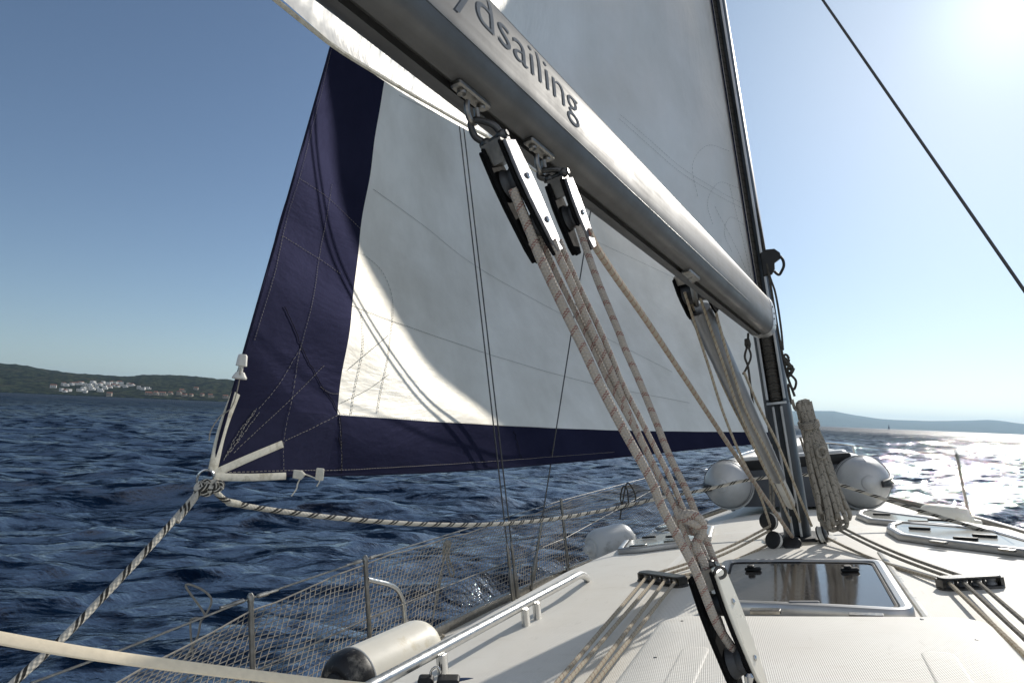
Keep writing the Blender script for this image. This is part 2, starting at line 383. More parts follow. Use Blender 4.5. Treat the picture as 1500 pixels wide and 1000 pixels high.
    def ball(s, c, r, n=12, d=(0, 0, 1)):
        return s.lathe(np.asarray(c) - nrm(np.asarray(d, float)) * r, d, [(r - r * math.cos(math.pi * i / n), r * math.sin(math.pi * i / n)) for i in range(n + 1)], n * 2)
    def grid(s, rows, UV=None, flip=False):
        R = len(rows); C = len(rows[0]); V = [p for r in rows for p in r]
        Fc = [(i * C + j, i * C + j + 1, (i + 1) * C + j + 1, (i + 1) * C + j) for i in range(R - 1) for j in range(C - 1)]
        if flip: Fc = [q[::-1] for q in Fc]
        return s.add(V, Fc, [u for r in UV for u in r] if UV is not None else None)
    def build(s, name, mat, parent=None, origin=None, sharp=38, smooth=True):
        V = np.array(s.v); o = np.asarray(origin, float) if origin is not None else (V.min(0) + V.max(0)) / 2 * np.array([1, 1, 0]) + np.array([0, 0, V[:, 2].min()])
        me = bpy.data.meshes.new(name); me.from_pydata([tuple(p) for p in (V - o)], [], s.f)
        uvl = me.uv_layers.new(name='UVMap'); li = np.zeros(len(me.loops), int); me.loops.foreach_get('vertex_index', li)
        uvl.data.foreach_set('uv', np.array(s.uv, dtype=np.float32)[li].ravel())
        for m in (mat if isinstance(mat, (list, tuple)) else [mat]): me.materials.append(m)
        me.polygons.foreach_set('material_index', s.mi)
        me.polygons.foreach_set('use_smooth', [smooth] * len(me.polygons))
        if smooth and sharp: me.set_sharp_from_angle(angle=math.radians(sharp))
        me.update()
        ob = bpy.data.objects.new(name, me); COL.objects.link(ob)
        place(ob, o, parent); return ob
WORLD = {}
def place(ob, o, parent):
    WORLD[ob.name] = np.asarray(o, float)
    if parent is not None: ob.parent = parent; ob.location = tuple(np.asarray(o) - WORLD[parent.name])
    else: ob.location = tuple(o)
def tag(o, label=None, cat=None, group=None, kind=None):
    for k, v in (('label', label), ('category', cat), ('group', group), ('kind', kind)):
        if v: o[k] = v
    return o
def thing(name, label, cat, loc, group=None):
    e = bpy.data.objects.new(name, None); e.empty_display_size = .1; COL.objects.link(e); place(e, loc, None)
    return tag(e, label, cat, group)
def rrect(w, h, r, n=5, cxy=(0, 0)):
    out = []
    for (sx, sy, a0) in ((1, 1, 0), (-1, 1, 90), (-1, -1, 180), (1, -1, 270)):
        for i in range(n + 1):
            a = math.radians(a0 + 90 * i / n); out.append((cxy[0] + sx * (w - r) + r * math.cos(a), cxy[1] + sy * (h - r) + r * math.sin(a)))
    return out
# ================================================================== SETTING
def sm(a, b, x): t = np.clip((x - a) / (b - a), 0, 1); return t * t * (3 - 2 * t)
FH = nrm(np.array([toW(np.array([0, 0, 1.]))[0], toW(np.array([0, 0, 1.]))[1], 0])); RH = np.array([FH[1], -FH[0], 0])
def build_sea():
    a0 = math.atan2(FH[0], FH[1])
    an = np.concatenate([np.linspace(-180, -48, 80)[:-1], np.linspace(-48, 48, 980), np.linspace(48, 180, 80)[1:]]) * math.pi / 180 + a0
    rr = 1.2 * 1.0066 ** np.arange(0, 900); rr = np.concatenate([rr, np.geomspace(rr[-1] * 1.02, 26000, 110)])
    A, Rr = np.meshgrid(an, rr)
    X = Rr * np.sin(A); Y = Rr * np.cos(A); x0, y0 = X.copy(), Y.copy(); Z = np.zeros_like(X)
    sp = np.where(Rr < 430, Rr * .0066, Rr * .04)
    n = 92
    lam = np.geomspace(.28, 13, n); RNG.shuffle(lam)
    for L in lam:
        k = 2 * math.pi / L
        th = math.radians(-36 + RNG.normal(0, 30)); dx, dy = math.sin(th), math.cos(th)
        slope = .06 * (1.1 if .6 < L < 3 else (1.15 if L <= .6 else .5)) * RNG.uniform(.6, 1.35)
        amp = slope / k; ph = RNG.uniform(0, 6.283)
        w = np.clip((L / sp - 2) / 2.5, 0, 1)
        # groups: each train comes and goes along its way
        gk = k / RNG.uniform(4, 8); gth = th + RNG.normal(0, .6)
        env = .6 + .55 * np.sin(gk * (x0 * math.sin(gth) + y0 * math.cos(gth)) + RNG.uniform(0, 6.283))
        p = k * (x0 * dx + y0 * dy) + ph; s_, c_ = np.sin(p), np.cos(p)
        Z += amp * w * env * c_; X -= .85 * amp * w * env * dx * s_; Y -= .85 * amp * w * env * dy * s_
    nr, na = X.shape
    me = bpy.data.meshes.new('sea'); nv = nr * na
    me.vertices.add(nv); me.vertices.foreach_set('co', np.stack([X, Y, Z], -1).astype(np.float32).ravel())
    i, j = np.meshgrid(np.arange(nr - 1), np.arange(na - 1), indexing='ij')
    q = np.stack([i * na + j, (i + 1) * na + j, (i + 1) * na + j + 1, i * na + j + 1], -1).reshape(-1, 4)
    nf = len(q); me.loops.add(nf * 4); me.loops.foreach_set('vertex_index', q.ravel().astype(np.int32))
    me.polygons.add(nf); me.polygons.foreach_set('loop_start', np.arange(0, nf * 4, 4, dtype=np.int32))
    me.polygons.foreach_set('use_smooth', np.ones(nf, bool)); me.update(); me.validate()
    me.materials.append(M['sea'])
    o = bpy.data.objects.new('sea', me); COL.objects.link(o); tag(o, kind='structure')
build_sea()
def fbm(x, y, seed, sc, octs=5):
    r = np.random.default_rng(seed); out = np.zeros_like(x); a = 1.0
    for o in range(octs):
        for _ in range(4):
            th = r.uniform(0, 6.283); out += a * np.sin((x * math.cos(th) + y * math.sin(th)) * sc * 2 ** o * r.uniform(.8, 1.3) + r.uniform(0, 6.283)) * .35
        a *= .52
    return out
def land(px, z):            # a point of the shore: picture column px at distance z along the view
    return FH * z + RH * ((px - 750) / F0 * z)
HP = np.array([(-900, 20), (-600, 30), (-300, 40), (-100, 40), (0, 38), (39, 38), (75, 34), (132, 30), (160, 28.5), (192, 28), (212, 31), (258, 31), (336, 30.5), (420, 26), (520, 18), (640, 9), (760, 2), (820, -1)], float)
Z0, Z1 = 1400.0, 2200.0
def hillh(px, z):
    t = (z - Z0) / (Z1 - Z0)
    ridge = np.interp(px, HP[:, 0], HP[:, 1]) / 1000 * Z1
    prof = np.where(t < 1, 1 - (1 - np.clip(t, 0, 1)) ** 1.5, 1 - (np.clip(t - 1, 0, 1)) ** 2)
    p = px * 3.0
    h = (ridge + EYE) * prof + np.minimum(1, np.clip(t, 0, 1) * 4) * (fbm(p, z, 3, .009, 5) * 3.2 * sm(0, .4, t) + fbm(p, z, 5, .09, 3) * 1.6)
    return np.where(t <= 0, -4 + 0 * h, h + 1.2)
pxs = np.linspace(-900, 830, 900); zs = np.linspace(Z0 - 6, Z1 + 600, 150)
zg, pg = np.meshgrid(zs, pxs, indexing='ij'); hh = hillh(pg, zg)
lat = (pg - 750) / F0 * zg
P = FH * zg[..., None] + RH * lat[..., None]; P[..., 2] = hh
tag(MB().grid([list(r) for r in P], flip=True).build('hillside', M['hill'], origin=land(100, Z0), sharp=0), kind='structure')
IP = np.array([(980, 2), (1050, 8), (1100, 15), (1150, 19), (1190, 21), (1224, 22), (1253, 17.5), (1289, 14), (1315, 13.3), (1362, 13.5), (1396, 14.5), (1450, 18.5), (1474, 18), (1500, 16), (1560, 11), (1640, 6), (1760, 2)], float)
I0, I1 = 9000.0, 11500.0
pxs = np.linspace(980, 1760, 420); zs = np.linspace(I0 - 20, I1 + 1500, 40)
zg, pg = np.meshgrid(zs, pxs, indexing='ij'); t = (zg - I0) / (I1 - I0)
hh = (np.interp(pg, IP[:, 0], IP[:, 1]) / 1000 * I1) * np.where(t < 1, 1 - (1 - np.clip(t, 0, 1)) ** 1.6, 1 - np.clip(t - 1, 0, 1) ** 2) + np.clip(t, 0, 1) * fbm(pg * 10, zg, 9, .004, 4) * 7
hh = np.where(t <= 0, -6, hh + 1)
P = FH * zg[..., None] + RH * ((pg - 750) / F0 * zg)[..., None]; P[..., 2] = hh
tag(MB().grid([list(r) for r in P], flip=True).build('far_island', M['island'], origin=land(1300, I0), sharp=0), kind='structure')
# ---- village houses on the left shore
def on_hill(px, py):
    r = toW(dcam(px, py)); k0 = r.dot(FH)
    for z in np.linspace(Z0 + 3, Z1, 700):
        p = CAMW + r * (z / k0); ppx = 750 + p.dot(RH) / z * F0
        h = float(hillh(np.array(ppx), np.array(z)))
        if p[2] <= h: return np.array([p[0], p[1], h])
    return None
hs = [(90, 573, 0), (95, 574, 0), (101, 573, 0), (93, 565, 0), (97, 565.5, 0), (105, 564, 0), (112, 563.5, 0), (117, 573, 0), (122, 571, 0), (125, 575, 0), (130, 566, 0), (133, 571, 0), (136, 562, 0), (140, 564.5, 0), (141, 569, 0),
      (146, 573.5, 0), (147, 565, 0), (151, 562, 0), (153, 569.5, 0), (158, 564, 0), (160, 568, 0), (163, 561.5, 0), (166, 565.5, 0), (170, 562.5, 0), (172, 567, 0), (175, 561, 0), (177, 565, 0), (183, 567, 0), (188, 564.5, 0), (192, 565, 0), (124, 564.5, 0), (118, 563.5, 0),
      (203, 569, 0), (209, 570.5, 0), (215, 570, 0), (217, 578, 1), (221, 578.5, 1), (228, 578.5, 1), (231, 577.5, 0), (238, 579, 1), (249, 577.5, 1), (262, 578, 1), (266, 574, 1), (270, 580, 1), (280, 580.5, 1), (287, 571, 1), (296, 580, 1), (308, 582, 1), (330, 583, 1), (160, 580, 1), (78, 567.5, 0)]
def house(px, py, kind):
    g = on_hill(px, py)
    if g is None: return
    b = MB(); w, d, h = random.uniform(6, 12), random.uniform(5, 8), random.uniform(4, 6.5)
    yaw = random.uniform(-.5, .5); ex = RH * math.cos(yaw) + FH * math.sin(yaw); ey = -RH * math.sin(yaw) + FH * math.cos(yaw); ez = np.array([0, 0, 1.])
    b.box(g + ez * (h / 2 - .7), (ex * w / 2, ey * d / 2, ez * (h / 2 + .7)))
    if random.random() < .6: b.box(g + ex * w * .55 + ez * (h * .28) - ey * 1.0, (ex * w * .28, ey * d * .4, ez * h * .38))
    b.cur = 1
    for r in range(2):
        for c in range(3): b.box(g + ex * w * (-.3 + .3 * c) - ey * (d / 2) + ez * (1.6 + r * h * .42), (ex * w * .075, ey * .12, ez * .7))
    b.cur = 2
    top = g + ez * (h + .003)
    if kind or random.random() < .35:
        o = .4; A = [top + ex * i * (w / 2 + o) + ey * j * (d / 2 + o) for i, j in ((-1, -1), (1, -1), (1, 1), (-1, 1))]; Rg = [top + ex * i * (w / 2) + ez * 1.9 for i in (-1, 1)]
        b.add(A + Rg, [(0, 1, 5, 4), (2, 3, 4, 5), (1, 2, 5), (3, 0, 4), (3, 2, 1, 0)])
    else:
        b.cur = 0
        for i, j in ((0, -1), (0, 1), (-1, 0), (1, 0)): b.box(top + ex * i * (w / 2 - .15) + ey * j * (d / 2 - .15) + ez * .4, (ex * (.12 if i else w / 2), ey * (.12 if j else d / 2), ez * .4))
    wall = M['housebeige'] if kind else M['housewhite']
    ob = b.build('beige_house' if kind else 'white_house', [wall, M['housewin'], M['tile']], origin=g, smooth=False)
    tag(ob, 'beige tile-roofed house low on the wooded far shore' if kind else 'small white house on the wooded hillside across the sea', 'house', 'beige houses along the far shore' if kind else 'white houses of the hillside village')
for a in hs: house(*a)
# ---- a yacht far off under the island
ds = FH * 2300 + RH * ((1304 - 750) / F0 * 2300); ds[2] = 0
t = thing('sailing_boat', 'tiny dark sailing boat far off below the hazy island', 'sailing boat', ds)
e1, e2, e3 = RH * .86 + FH * .5, FH * .86 - RH * .5, np.array([0, 0, 1.])
MB().prism([(-5.5, 0), (-4.5, -1.5), (1, -1.6), (6, 0), (1, 1.6), (-4.5, 1.5)], ds - e3 * .4, e1, e2, e3, 1.6, .1).build('hull', M['dkgrey'], t)
MB().prism([(-5.0, 2.6), (.3, 2.2), (.3, 16.5), (-.4, 16.2)], ds, e1, e3, e2, .12).build('mainsail', M['navydull'], t)
MB().prism([(.6, 2.0), (5.4, 1.6), (.7, 14.6)], ds + e2 * .3, e1, e3, e2, .1).build('headsail', M['navydull'], t)
MB().tube([ds + e1 * .4 + e3 * 1, ds + e1 * .4 + e3 * 17.2], .12, 6).build('mast', M['dkgrey'], t)
# ---- the air over the sea
HB = MB().box(np.array([0, 0, 245.]), (np.array([30000., 0, 0]), np.array([0, 30000., 0]), np.array([0, 0, 254.]))).build('haze', M['white_pl'], origin=(0, 0, -9), smooth=False)
hm = bpy.data.materials.new('sea_haze'); hm.use_nodes = True; hn = hm.node_tree; hn.nodes.remove(hn.nodes['Principled BSDF'])
pv = hn.nodes.new('ShaderNodeVolumePrincipled'); pv.inputs['Density'].default_value = 5.5e-5; pv.inputs['Color'].default_value = (.52, .77, 1.0, 1); pv.inputs['Anisotropy'].default_value = .35
hn.links.new(pv.outputs[0], hn.nodes['Material Output'].inputs['Volume'])
HB.data.materials[0] = hm; tag(HB, kind='stuff', label='thin pale sea haze over the water', cat='haze')
# ================================================================== YACHT
HBP = np.array([(-7, 1.3), (-5.5, 1.48), (-4, 1.62), (-2.5, 1.72), (-1, 1.74), (-.3, 1.69), (.66, 1.55), (1.1, 1.46), (2.0, 1.22), (2.9, .92), (3.6, .58), (4.15, .22), (4.4, .03)])
def hb(f): return np.interp(f, HBP[:, 0], HBP[:, 1])
def ue(f): return np.interp(f, [-7, 1.5, 2.9, 4.4], [-.27, -.27, -.2, -.09])
def uc(f): return np.interp(f, [-7, .4, 1.5, 2.2, 3.0, 4.4], [0, 0, -.035, -.08, -.105, -.07])
def wr(f): return np.interp(f, [-7, -2.5, -.5, .5, 1.5, 2.6], [1.3, 1.24, 1.16, 1.02, .76, .45])
def deck_u(s, f):
    s = np.abs(s); w = wr(f); h = hb(f); u0 = uc(f); e = ue(f)
    roof = u0 - .05 * (s / w) ** 2
    side = e + .03 * np.clip((h - s) / np.maximum(h - w, .05), 0, 1)
    a = roof + (side - roof) * sm(w - .02, w + .2, s)
    b = u0 + (e - u0) * np.clip(s / np.maximum(h, .02), 0, 1.2) ** 2
    k = sm(1.3, 2.7, f)
    return a * (1 - k) + b * k
def onD(x, y, lift=0.0):
    u = 0.0
    for _ in range(25): p = onU(x, y, u); u = .5 * u + .5 * (float(deck_u(p[0], p[1])) + lift)
    return onU(x, y, u)
def BD(s, f, lift=0.0): return B(s, f, float(deck_u(s, f)) + lift)
YO = B(0, 0, -1.3)
yacht = thing('sailing_yacht', 'white sailing yacht with heeled deck, hatches and tall mast under our feet', 'sailing yacht', YO)
fs = np.concatenate([np.linspace(-6, -3, 20), np.linspace(-2.95, 3.2, 150), np.linspace(3.25, 4.38, 24)])
rows, uvs = [], []
for f in fs:
    h = float(hb(f)); ss = h * np.sign(np.linspace(-1, 1, 141)) * np.abs(np.linspace(-1, 1, 141)) ** .9
    rows.append([B(s, f, float(deck_u(s, f))) for s in ss]); uvs.append([(s, f) for s in ss])
MB().grid(rows, uvs, flip=False).build('deck', M['deck'], yacht, sharp=0)
rows = []
for f in fs:
    h = float(hb(f)); e = float(ue(f)); r = []
    for k in range(-14, 15):
        a = k / 14; q = abs(a) ** .6 * math.copysign(1, a)
        r.append(B(h * q * 1.0 if abs(a) < 1 else h * q, f, e - .004 - 1.9 * (1 - abs(a) ** 2.6) * (1 - max(0, f) / 9)))
    rows.append(r)
MB().grid(rows).build('hull', M['hull'], yacht, sharp=0)
for sg in (-1, 1):
    pts = [B(sg * (float(hb(f)) - .015), f, float(ue(f)) + .022) for f in np.linspace(-6, 4.3, 90)]
    MB().tube(pts, 1, 10, flat=(.028, .02), up=U_).build('toe_rail', M['dullsteel'], yacht)
    pts = [B(sg * (float(hb(f)) + .012), f, float(ue(f)) - .05) for f in np.linspace(-6, 4.3, 90)]
    MB().tube(pts, 1, 8, flat=(.03, .012), up=U_).build('rubbing_strake', M['grey'], yacht)
# ---- sliding hatch hood in front of the companionway
def surf_plate(poly, lift, h, bev, name, mat, parent, uvsf=True, n=1):
    b = MB(); c = np.mean(np.array(poly), 0)
    k = len(poly)
    def ring(q, l): return [BD(c[0] + (p[0] - c[0]) * q, c[1] + (p[1] - c[1]) * q, l) for p in poly], [(c[0] + (p[0] - c[0]) * q, c[1] + (p[1] - c[1]) * q) for p in poly]
    R = max(np.linalg.norm(np.array(p) - c) for p in poly)
    lev = [(1, lift), (1 - .1 * bev / R, lift + h * .55), (1 - .45 * bev / R, lift + h * .88), (1 - bev / R, lift + h)] + [(1 - bev / R - (1 - bev / R) * i / 5, lift + h) for i in range(1, 5)]
    V, UV = [], []
    for q, l in lev:
        a, u = ring(q, l); V += a; UV += u
    V.append(BD(c[0], c[1], lift + h)); UV.append(tuple(c)); Fc = []
    for l in range(len(lev) - 1):
        for i in range(k): Fc.append((l * k + i, l * k + (i + 1) % k, (l + 1) * k + (i + 1) % k, (l + 1) * k + i))
    l = len(lev) - 1
    for i in range(k): Fc.append((l * k + i, l * k + (i + 1) % k, len(V) - 1))
    b.add(V, Fc, UV); return b.build(name, mat, parent, sharp=50)
hood = surf_plate(rrect(.44, .95, .09, 6, (.055, -2.68)), -.01, .065, .07, 'sliding_hatch_hood', M['deck'], yacht)
for i, (s0, w) in enumerate(((-.22, .035), (.32, .035))):
    surf_plate(rrect(w, .55, .03, 4, (s0, -2.65)), .05, .006, .02, 'grip_ridge', M['deck'], hood)
if 0: surf_plate(rrect(.16, .03, .028, 4, (.05, -2.0)), .05, .011, .02, 'grip_ridge', M['gel'], hood)
for s0, f0 in ((-.3, -1.85), (.33, -1.82), (-.31, -2.2), (.42, -2.0)):
    MB().lathe(BD(s0, f0, .053), U_, [(0, .0055), (.003, .0045), (.0035, 0)], 10).build('screw', M['dullsteel'], hood)
# water gutters moulded each side of the centre hatch
for a, b in (((1289, 809), (1376, 931)), ((1044, 860), (1027, 907))):
    p, q = onD(*a), onD(*b); pts = [BD(*(p[:2] + (q[:2] - p[:2]) * t), .002) for t in np.linspace(0, 1, 14)]
    MB().tube(pts, 1, 8, flat=(.006, .011), up=U_).build('moulded_ridge', M['gel'], yacht)
# ---- hatches
def hatch(poly, fr, pane_mat, label, lift=.03, inset=.03):
    """poly in deck (s, f); an aluminium frame swept round it, a pane inside, hinges, catches and a handle placed by the caller"""
    n = len(poly); c = np.mean(np.array(poly), 0)
    P = []
    for i in range(n):
        a, b = np.array(poly[i]), np.array(poly[(i + 1) % n]); L = np.linalg.norm(b - a)
        for t in np.arange(0, 1, 1 / max(1, int(L / .06))): P.append(a + (b - a) * t)
    fo = MB(); fo.tube([BD(p[0], p[1], lift * .55) for p in P] , 1, 12, closed=True, flat=(lift * .55, fr), up=U_)
    base = MB(); frame = fo.build('deck_hatch', M['steel'] if False else M['alu'], yacht)
    if label: frame['label'] = label
    surf_plate([tuple(p) for p in np.array(P)], -.01, lift * .5, .03, 'hatch_seat', M['gel'], frame)
    q = [BD(p[0] + (c[0] - p[0]) * .02, p[1] + (c[1] - p[1]) * .02, lift * .86) for p in P]
    k = len(q); cen = BD(c[0], c[1], lift * .86)
    MB().add(q + [cen], [(i, (i + 1) % k, k) for i in range(k)]).build('pane', pane_mat, frame, sharp=0)
    inner = [BD(p[0] + (c[0] - p[0]) * .075, p[1] + (c[1] - p[1]) * .075, lift * .88) for p in P]
    MB().tube(inner, 1, 6, closed=True, flat=(.003, .006), up=U_).build('gasket', M['rubber'], frame)
    return frame
def catch(p, ex, ey, frame, w=.035, lift=.028):
    b = MB(); o = BD(p[0], p[1], lift)
    b.prism(rrect(w, .012, .01, 3), o, ex, ey, U_, .014, .004); b.prism(rrect(w * .42, .02, .012, 3, (-w * .2, -.008)), o + U_ * .0142, ex, ey, U_, .01, .003)
    b.build('catch', M['black'], frame)
def strip(p, q, w, lift, h, name, mat, frame):
    a, c = BD(p[0], p[1], lift), BD(q[0], q[1], lift); m = (a + c) / 2; e = nrm(c - a)
    MB().prism(rrect(np.linalg.norm(c - a) / 2, w, min(w, .006) * .9, 2), m, e, nrm(cross(U_, e)), U_, h, .002).build(name, mat, frame)
tl, tr, br, bl = onD(1066, 828, .02), onD(1287, 829, .02), onD(1333, 905, .02), onD(1046, 890, .02)
hp = rrect(.29, .42, .05, 6)
hp = []
for (i, (a, b, c)) in enumerate(((tr, br, tl), (tl, tr, bl), (bl, tl, br), (br, bl, tr))):
    a2 = a[:2]; r = .05
    d1, d2 = nrm(b[:2] - a2), nrm(c[:2] - a2)
    for t in np.linspace(0, 1, 6):
        p0, p1, p2 = a2 + d1 * r, a2, a2 + d2 * r; hp.append(tuple((1 - t) ** 2 * p0 + 2 * t * (1 - t) * p1 + t * t * p2))
main_hatch = hatch(hp, .021, M['acrylic'], 'large smoked hatch in the middle of the coachroof', .042)
cc = np.mean([tl, tr, br, bl], 0)
for x, y in ((1103, 834), (1245, 835)): catch(onD(x, y, .04), S_, F_, main_hatch, .032, .036)
p = onD(1178, 884, .04); strip((p[0] - .045, p[1]), (p[0] + .045, p[1]), .009, .036, .013, 'handle', M['grey'], main_hatch)
for x in (1122, 1270):
    p = onD(x, 900 + (x - 1122) * .05, .03); strip((p[0] - .045, p[1] + .001), (p[0] + .045, p[1] - .003), .017, .034, .013, 'hinge', M['dullsteel'], main_hatch)
def pxpoly(pts, lift=.015): return [tuple(onD(x, y, lift)[:2]) for x, y in pts]
h1 = hatch(pxpoly([(1424, 777), (1412, 770), (1366, 762), (1312, 755), (1272, 749), (1261, 751), (1259, 756), (1276, 763), (1340, 770)]), .018, M['palepane'], 'forward pale skylight on the right of the mast', .03)
h2 = hatch(pxpoly([(1560, 818), (1530, 803), (1454, 781), (1372, 771), (1318, 768), (1307, 771), (1305, 777), (1322, 787), (1370, 794), (1500, 810)]), .02, M['palepane'], 'nearer pale skylight on the right edge of the deck', .032)
h3 = hatch(pxpoly([(1042, 774), (1032, 771), (957, 777), (914, 800), (909, 807), (940, 805), (1000, 797), (1038, 788)]), .018, M['palepane'], 'nearer skylight left of the mainsheet', .03)
h4 = hatch(pxpoly([(1034, 764), (1026, 760), (985, 763), (962, 773), (990, 772), (1030, 768)]), .014, M['palepane'], 'forward skylight left of the mast', .028)
for h, pts in ((h1, ((1290, 753.5), (1343, 764), (1372, 762))), (h2, ((1345, 774), (1412, 789), (1440, 785))), (h3, ((950, 787), (985, 786)))):
    for x, y in pts:
        p = onD(x, y, .03); strip((p[0] - .04, p[1] + .01), (p[0] + .05, p[1] - .03), .011, .028, .012, 'catch', M['black'], h)
for h, pts in ((h2, ((1375, 796), (1476, 808))), (h3, ((935, 803), (985, 796)))):
    for x, y in pts:
        p, q = onD(x - 12, y - 1.5, .02), onD(x + 12, y + 1.5, .02) if h is h2 else onD(x + 12, y - 3.5, .02); strip(p, q, .015, .022, .01, 'hinge', M['dullsteel'], h)
# ---- handrail on the left of the coachroof
def rail_pt(f, s): return BD(s, f, .075)
a, b = onD(848, 842, .07), onD(556, 998, .07)
pts = [B(*(onD(861, 850, .0))), B(*(onD(857, 844, .035)))]
pts += [B(*(a + (b - a) * t + np.array([0, 0, 0]))) for t in np.linspace(.0, 1.25, 14)]
hr = MB(); hr.tube(spline(pts, 4), .0165, 12); hr = hr.build('handrail', M['railsteel'], yacht)
for t in (.33, .40, .80):
    p = a + (b - a) * t; q = np.array([p[0] + .01, p[1], float(deck_u(p[0], p[1]))])
    MB().prism(rrect(.011, .02, .008, 3), B(*q) - U_ * .01, S_, F_, U_, max(.05, p[2] - q[2]), .002).build('post', M['steel'], hr)
for x, y, sg in ((548, 1001, 1),):
    pass
# ---- stanchions and lifeline on both sides, pulpit at the bow
lifeP = []
def stanchion(x, y, side, r=.0098):
    s = side * (1.66 if side < 0 else 1.1)
    p = onS(x, y, s)
    if side < 0:
        for _ in range(20): s = side * (float(hb(p[1])) - .055); p = onS(x, y, s)
    e = float(ue(p[1])); st = MB(); top = B(*p); bot = B(p[0], p[1], e)
    st.tube([bot, top], r, 10); st.lathe(bot, U_, [(0, .035), (.012, .035), (.018, .022), (.06, .018)], 14); st.lathe(top - U_ * .012, U_, [(0, r * 1.15), (.02, r * 1.25), (.03, r * .6)], 10)
    o = st.build('stanchion', M['dullsteel'], yacht, origin=bot); return p, o
stP = {}
for x, y in ((367, 876), (535, 819), (822, 733), (968, 694)): stP[x], _ = stanchion(x, y, -1)

stS, _ = stanchion(1402, 668, 1)
# ---- mast: an extrusion with a furling slot up its after side
def mast_poly(hs, dep):
    o = []
    for a in np.linspace(-148, 148, 45):
        t = math.radians(a); c_, s_ = math.cos(t), math.sin(t); e = .72
        o.append((.068 * math.copysign(abs(s_) ** e, s_), .105 * math.copysign(abs(c_) ** e, c_)))
    k = [(hs, -.104), (hs, -.104 + dep), (-hs, -.104 + dep), (-hs, -.104)]
    return o + k
def mast_sec(b, hs, dep, u0, u1):
    poly = mast_poly(hs, dep); n = len(poly); rows = []; V = []
    lv = np.linspace(u0, u1, max(2, int((u1 - u0) / .5)))
    for u in lv: V += [B(x, y, u) for x, y in poly]
    Fc = [(l * n + i, l * n + (i + 1) % n, (l + 1) * n + (i + 1) % n, (l + 1) * n + i) for l in range(len(lv) - 1) for i in range(n)]
    Fc += [tuple(range(n))[::-1], tuple((len(lv) - 1) * n + i for i in range(n))]
    b.add(V, Fc, [(u, i / n * .5) for u in lv for i in range(n)])
mb = MB(); mast_sec(mb, .017, .07, -.02, .72); mast_sec(mb, .036, .085, .723, 12.2)
mast = mb.build('mast', M['mastm'], yacht, origin=B(0, 0, 0)); mast['label'] = 'tall grey aluminium mast leaning left'
rl = MB(); rl.lathe(B(0, -.075, .73), U_, [(0, .02)] + [(x * .0055, .031 + .0025 * math.sin(x * 2.2)) for x in range(1, 90)] + [(.5, .02)], 18); rl.lathe(B(0, -.07, 1.2), U_, [(0, .02), (11, .018)], 14)
rl.build('furling_roller', M['r_dark'], mast)
for sg in (-1, 1): MB().tube([B(sg * .043, -.107, u) for u in np.linspace(.74, 12, 20)], 1, 8, flat=(.004, .007), up=F_).build('track_lip', M['alu'], mast)
for sg in (-1, 1): MB().tube([B(sg * .02, -.107, u) for u in np.linspace(.03, .7, 4)], 1, 8, flat=(.005, .007), up=F_).build('track_lip', M['alu'], mast)
MB().prism(rrect(.05, .006, .004, 2), B(0, -.112, .712), S_, F_, U_, .012).build('slot_plate', M['alu'], mast)
mf = MB(); mf.prism(rrect(.105, .15, .05, 5), B(0, -.01, float(deck_u(0, 0)) - .005), S_, F_, U_, .03, .008); mf.build('mast_foot', M['black'], mast)
MB().lathe(BD(0, 0, -.004), U_, [(0, .19), (.012, .18), (.02, .14), (.021, 0)], 30).build('mast_collar', M['gel'], mast)
# spinnaker-pole eye bracket on the mast's right side, high up
bk = MB(); q = PX(1131, 384, 3.72)
pol = [(-.055, -.075), (-.01, -.07), (.008, -.045), (.012, -.01), (.03, .0), (.05, .012), (.046, .04), (.022, .066), (-.02, .07), (-.055, .055)]
bk.prism(pol, q, S_, U_, -F_, .03, .006)
bkt = bk.build('sheave_bracket', M['black'], mast)
lb = MB(); lb.tube(spline([q - F_ * .015 + S_ * x + U_ * y for x, y in ((.046, .02), (.056, -.005), (.055, -.035), (.04, -.062), (.026, -.078), (.014, -.07), (.004, -.055))], 4), .0075, 8); lb.build('hook', M['black'], bkt)
# ---- standing rigging
def wire(pts, r, name='shroud', swage=None, mat=None, parent=None):
    b = MB(); b.tube(pts, r, 8)
    o = b.build(name, mat or M['wire'], parent or yacht)
    return o
CH = onU(757, 892, -.255)                        # chain plates on the left side deck
def shroud_fit(base, px, s_rel):                 # wire from a base through a picture point, s at that point given
    p = onS(px[0], px[1], s_rel); d = nrm(p - base); return d
def turnbuckle(base, d, r=.011, L=.34):
    b = MB(); o = B(*base); w = nrm(S_ * d[0] + F_ * d[1] + U_ * d[2])
    b.lathe(o, w, [(0, .007), (.05, .007), (.052, r), (.06, r * 1.15), (.19, r * 1.1), (.2, .008), (.24, .007), (.242, .0095), (L, .008), (L + .02, .004)], 10)
    b.prism(rrect(.012, .03, .005, 2), o - w * .02, S_, w, nrm(cross(S_, w)), .004)
    return b
for dx, top in ((-5, (673, 185)), (5, (679, 185))):
    ba = CH + np.array([0, dx * .006, 0]); d = shroud_fit(ba, top, ba[0] + .0 * dx)
    w = wire([B(*ba), B(*(ba + d * 5.2))], .0042); turnbuckle(ba, d).build('turnbuckle', M['dullsteel'], w)
bl_ = onU(778, 862, -.25); d = nrm(np.array([-.07, -.02, 5.0]) - bl_)
# lower shroud: picture line (780,860) -> (865,310)
r_ = rayB(865, 310); best = min(np.linspace(.3, 6, 400), key=lambda k: abs((CAMB + r_ * k)[0] - (bl_[0] * (1 - (CAMB + r_ * k)[2] / 5.2) - .06)))
d = nrm(CAMB + r_ * best - bl_); w = wire([B(*bl_), B(*(bl_ + d * 5.2))], .0045); turnbuckle(bl_, d, .014, .42).build('turnbuckle', M['dullsteel'], w)
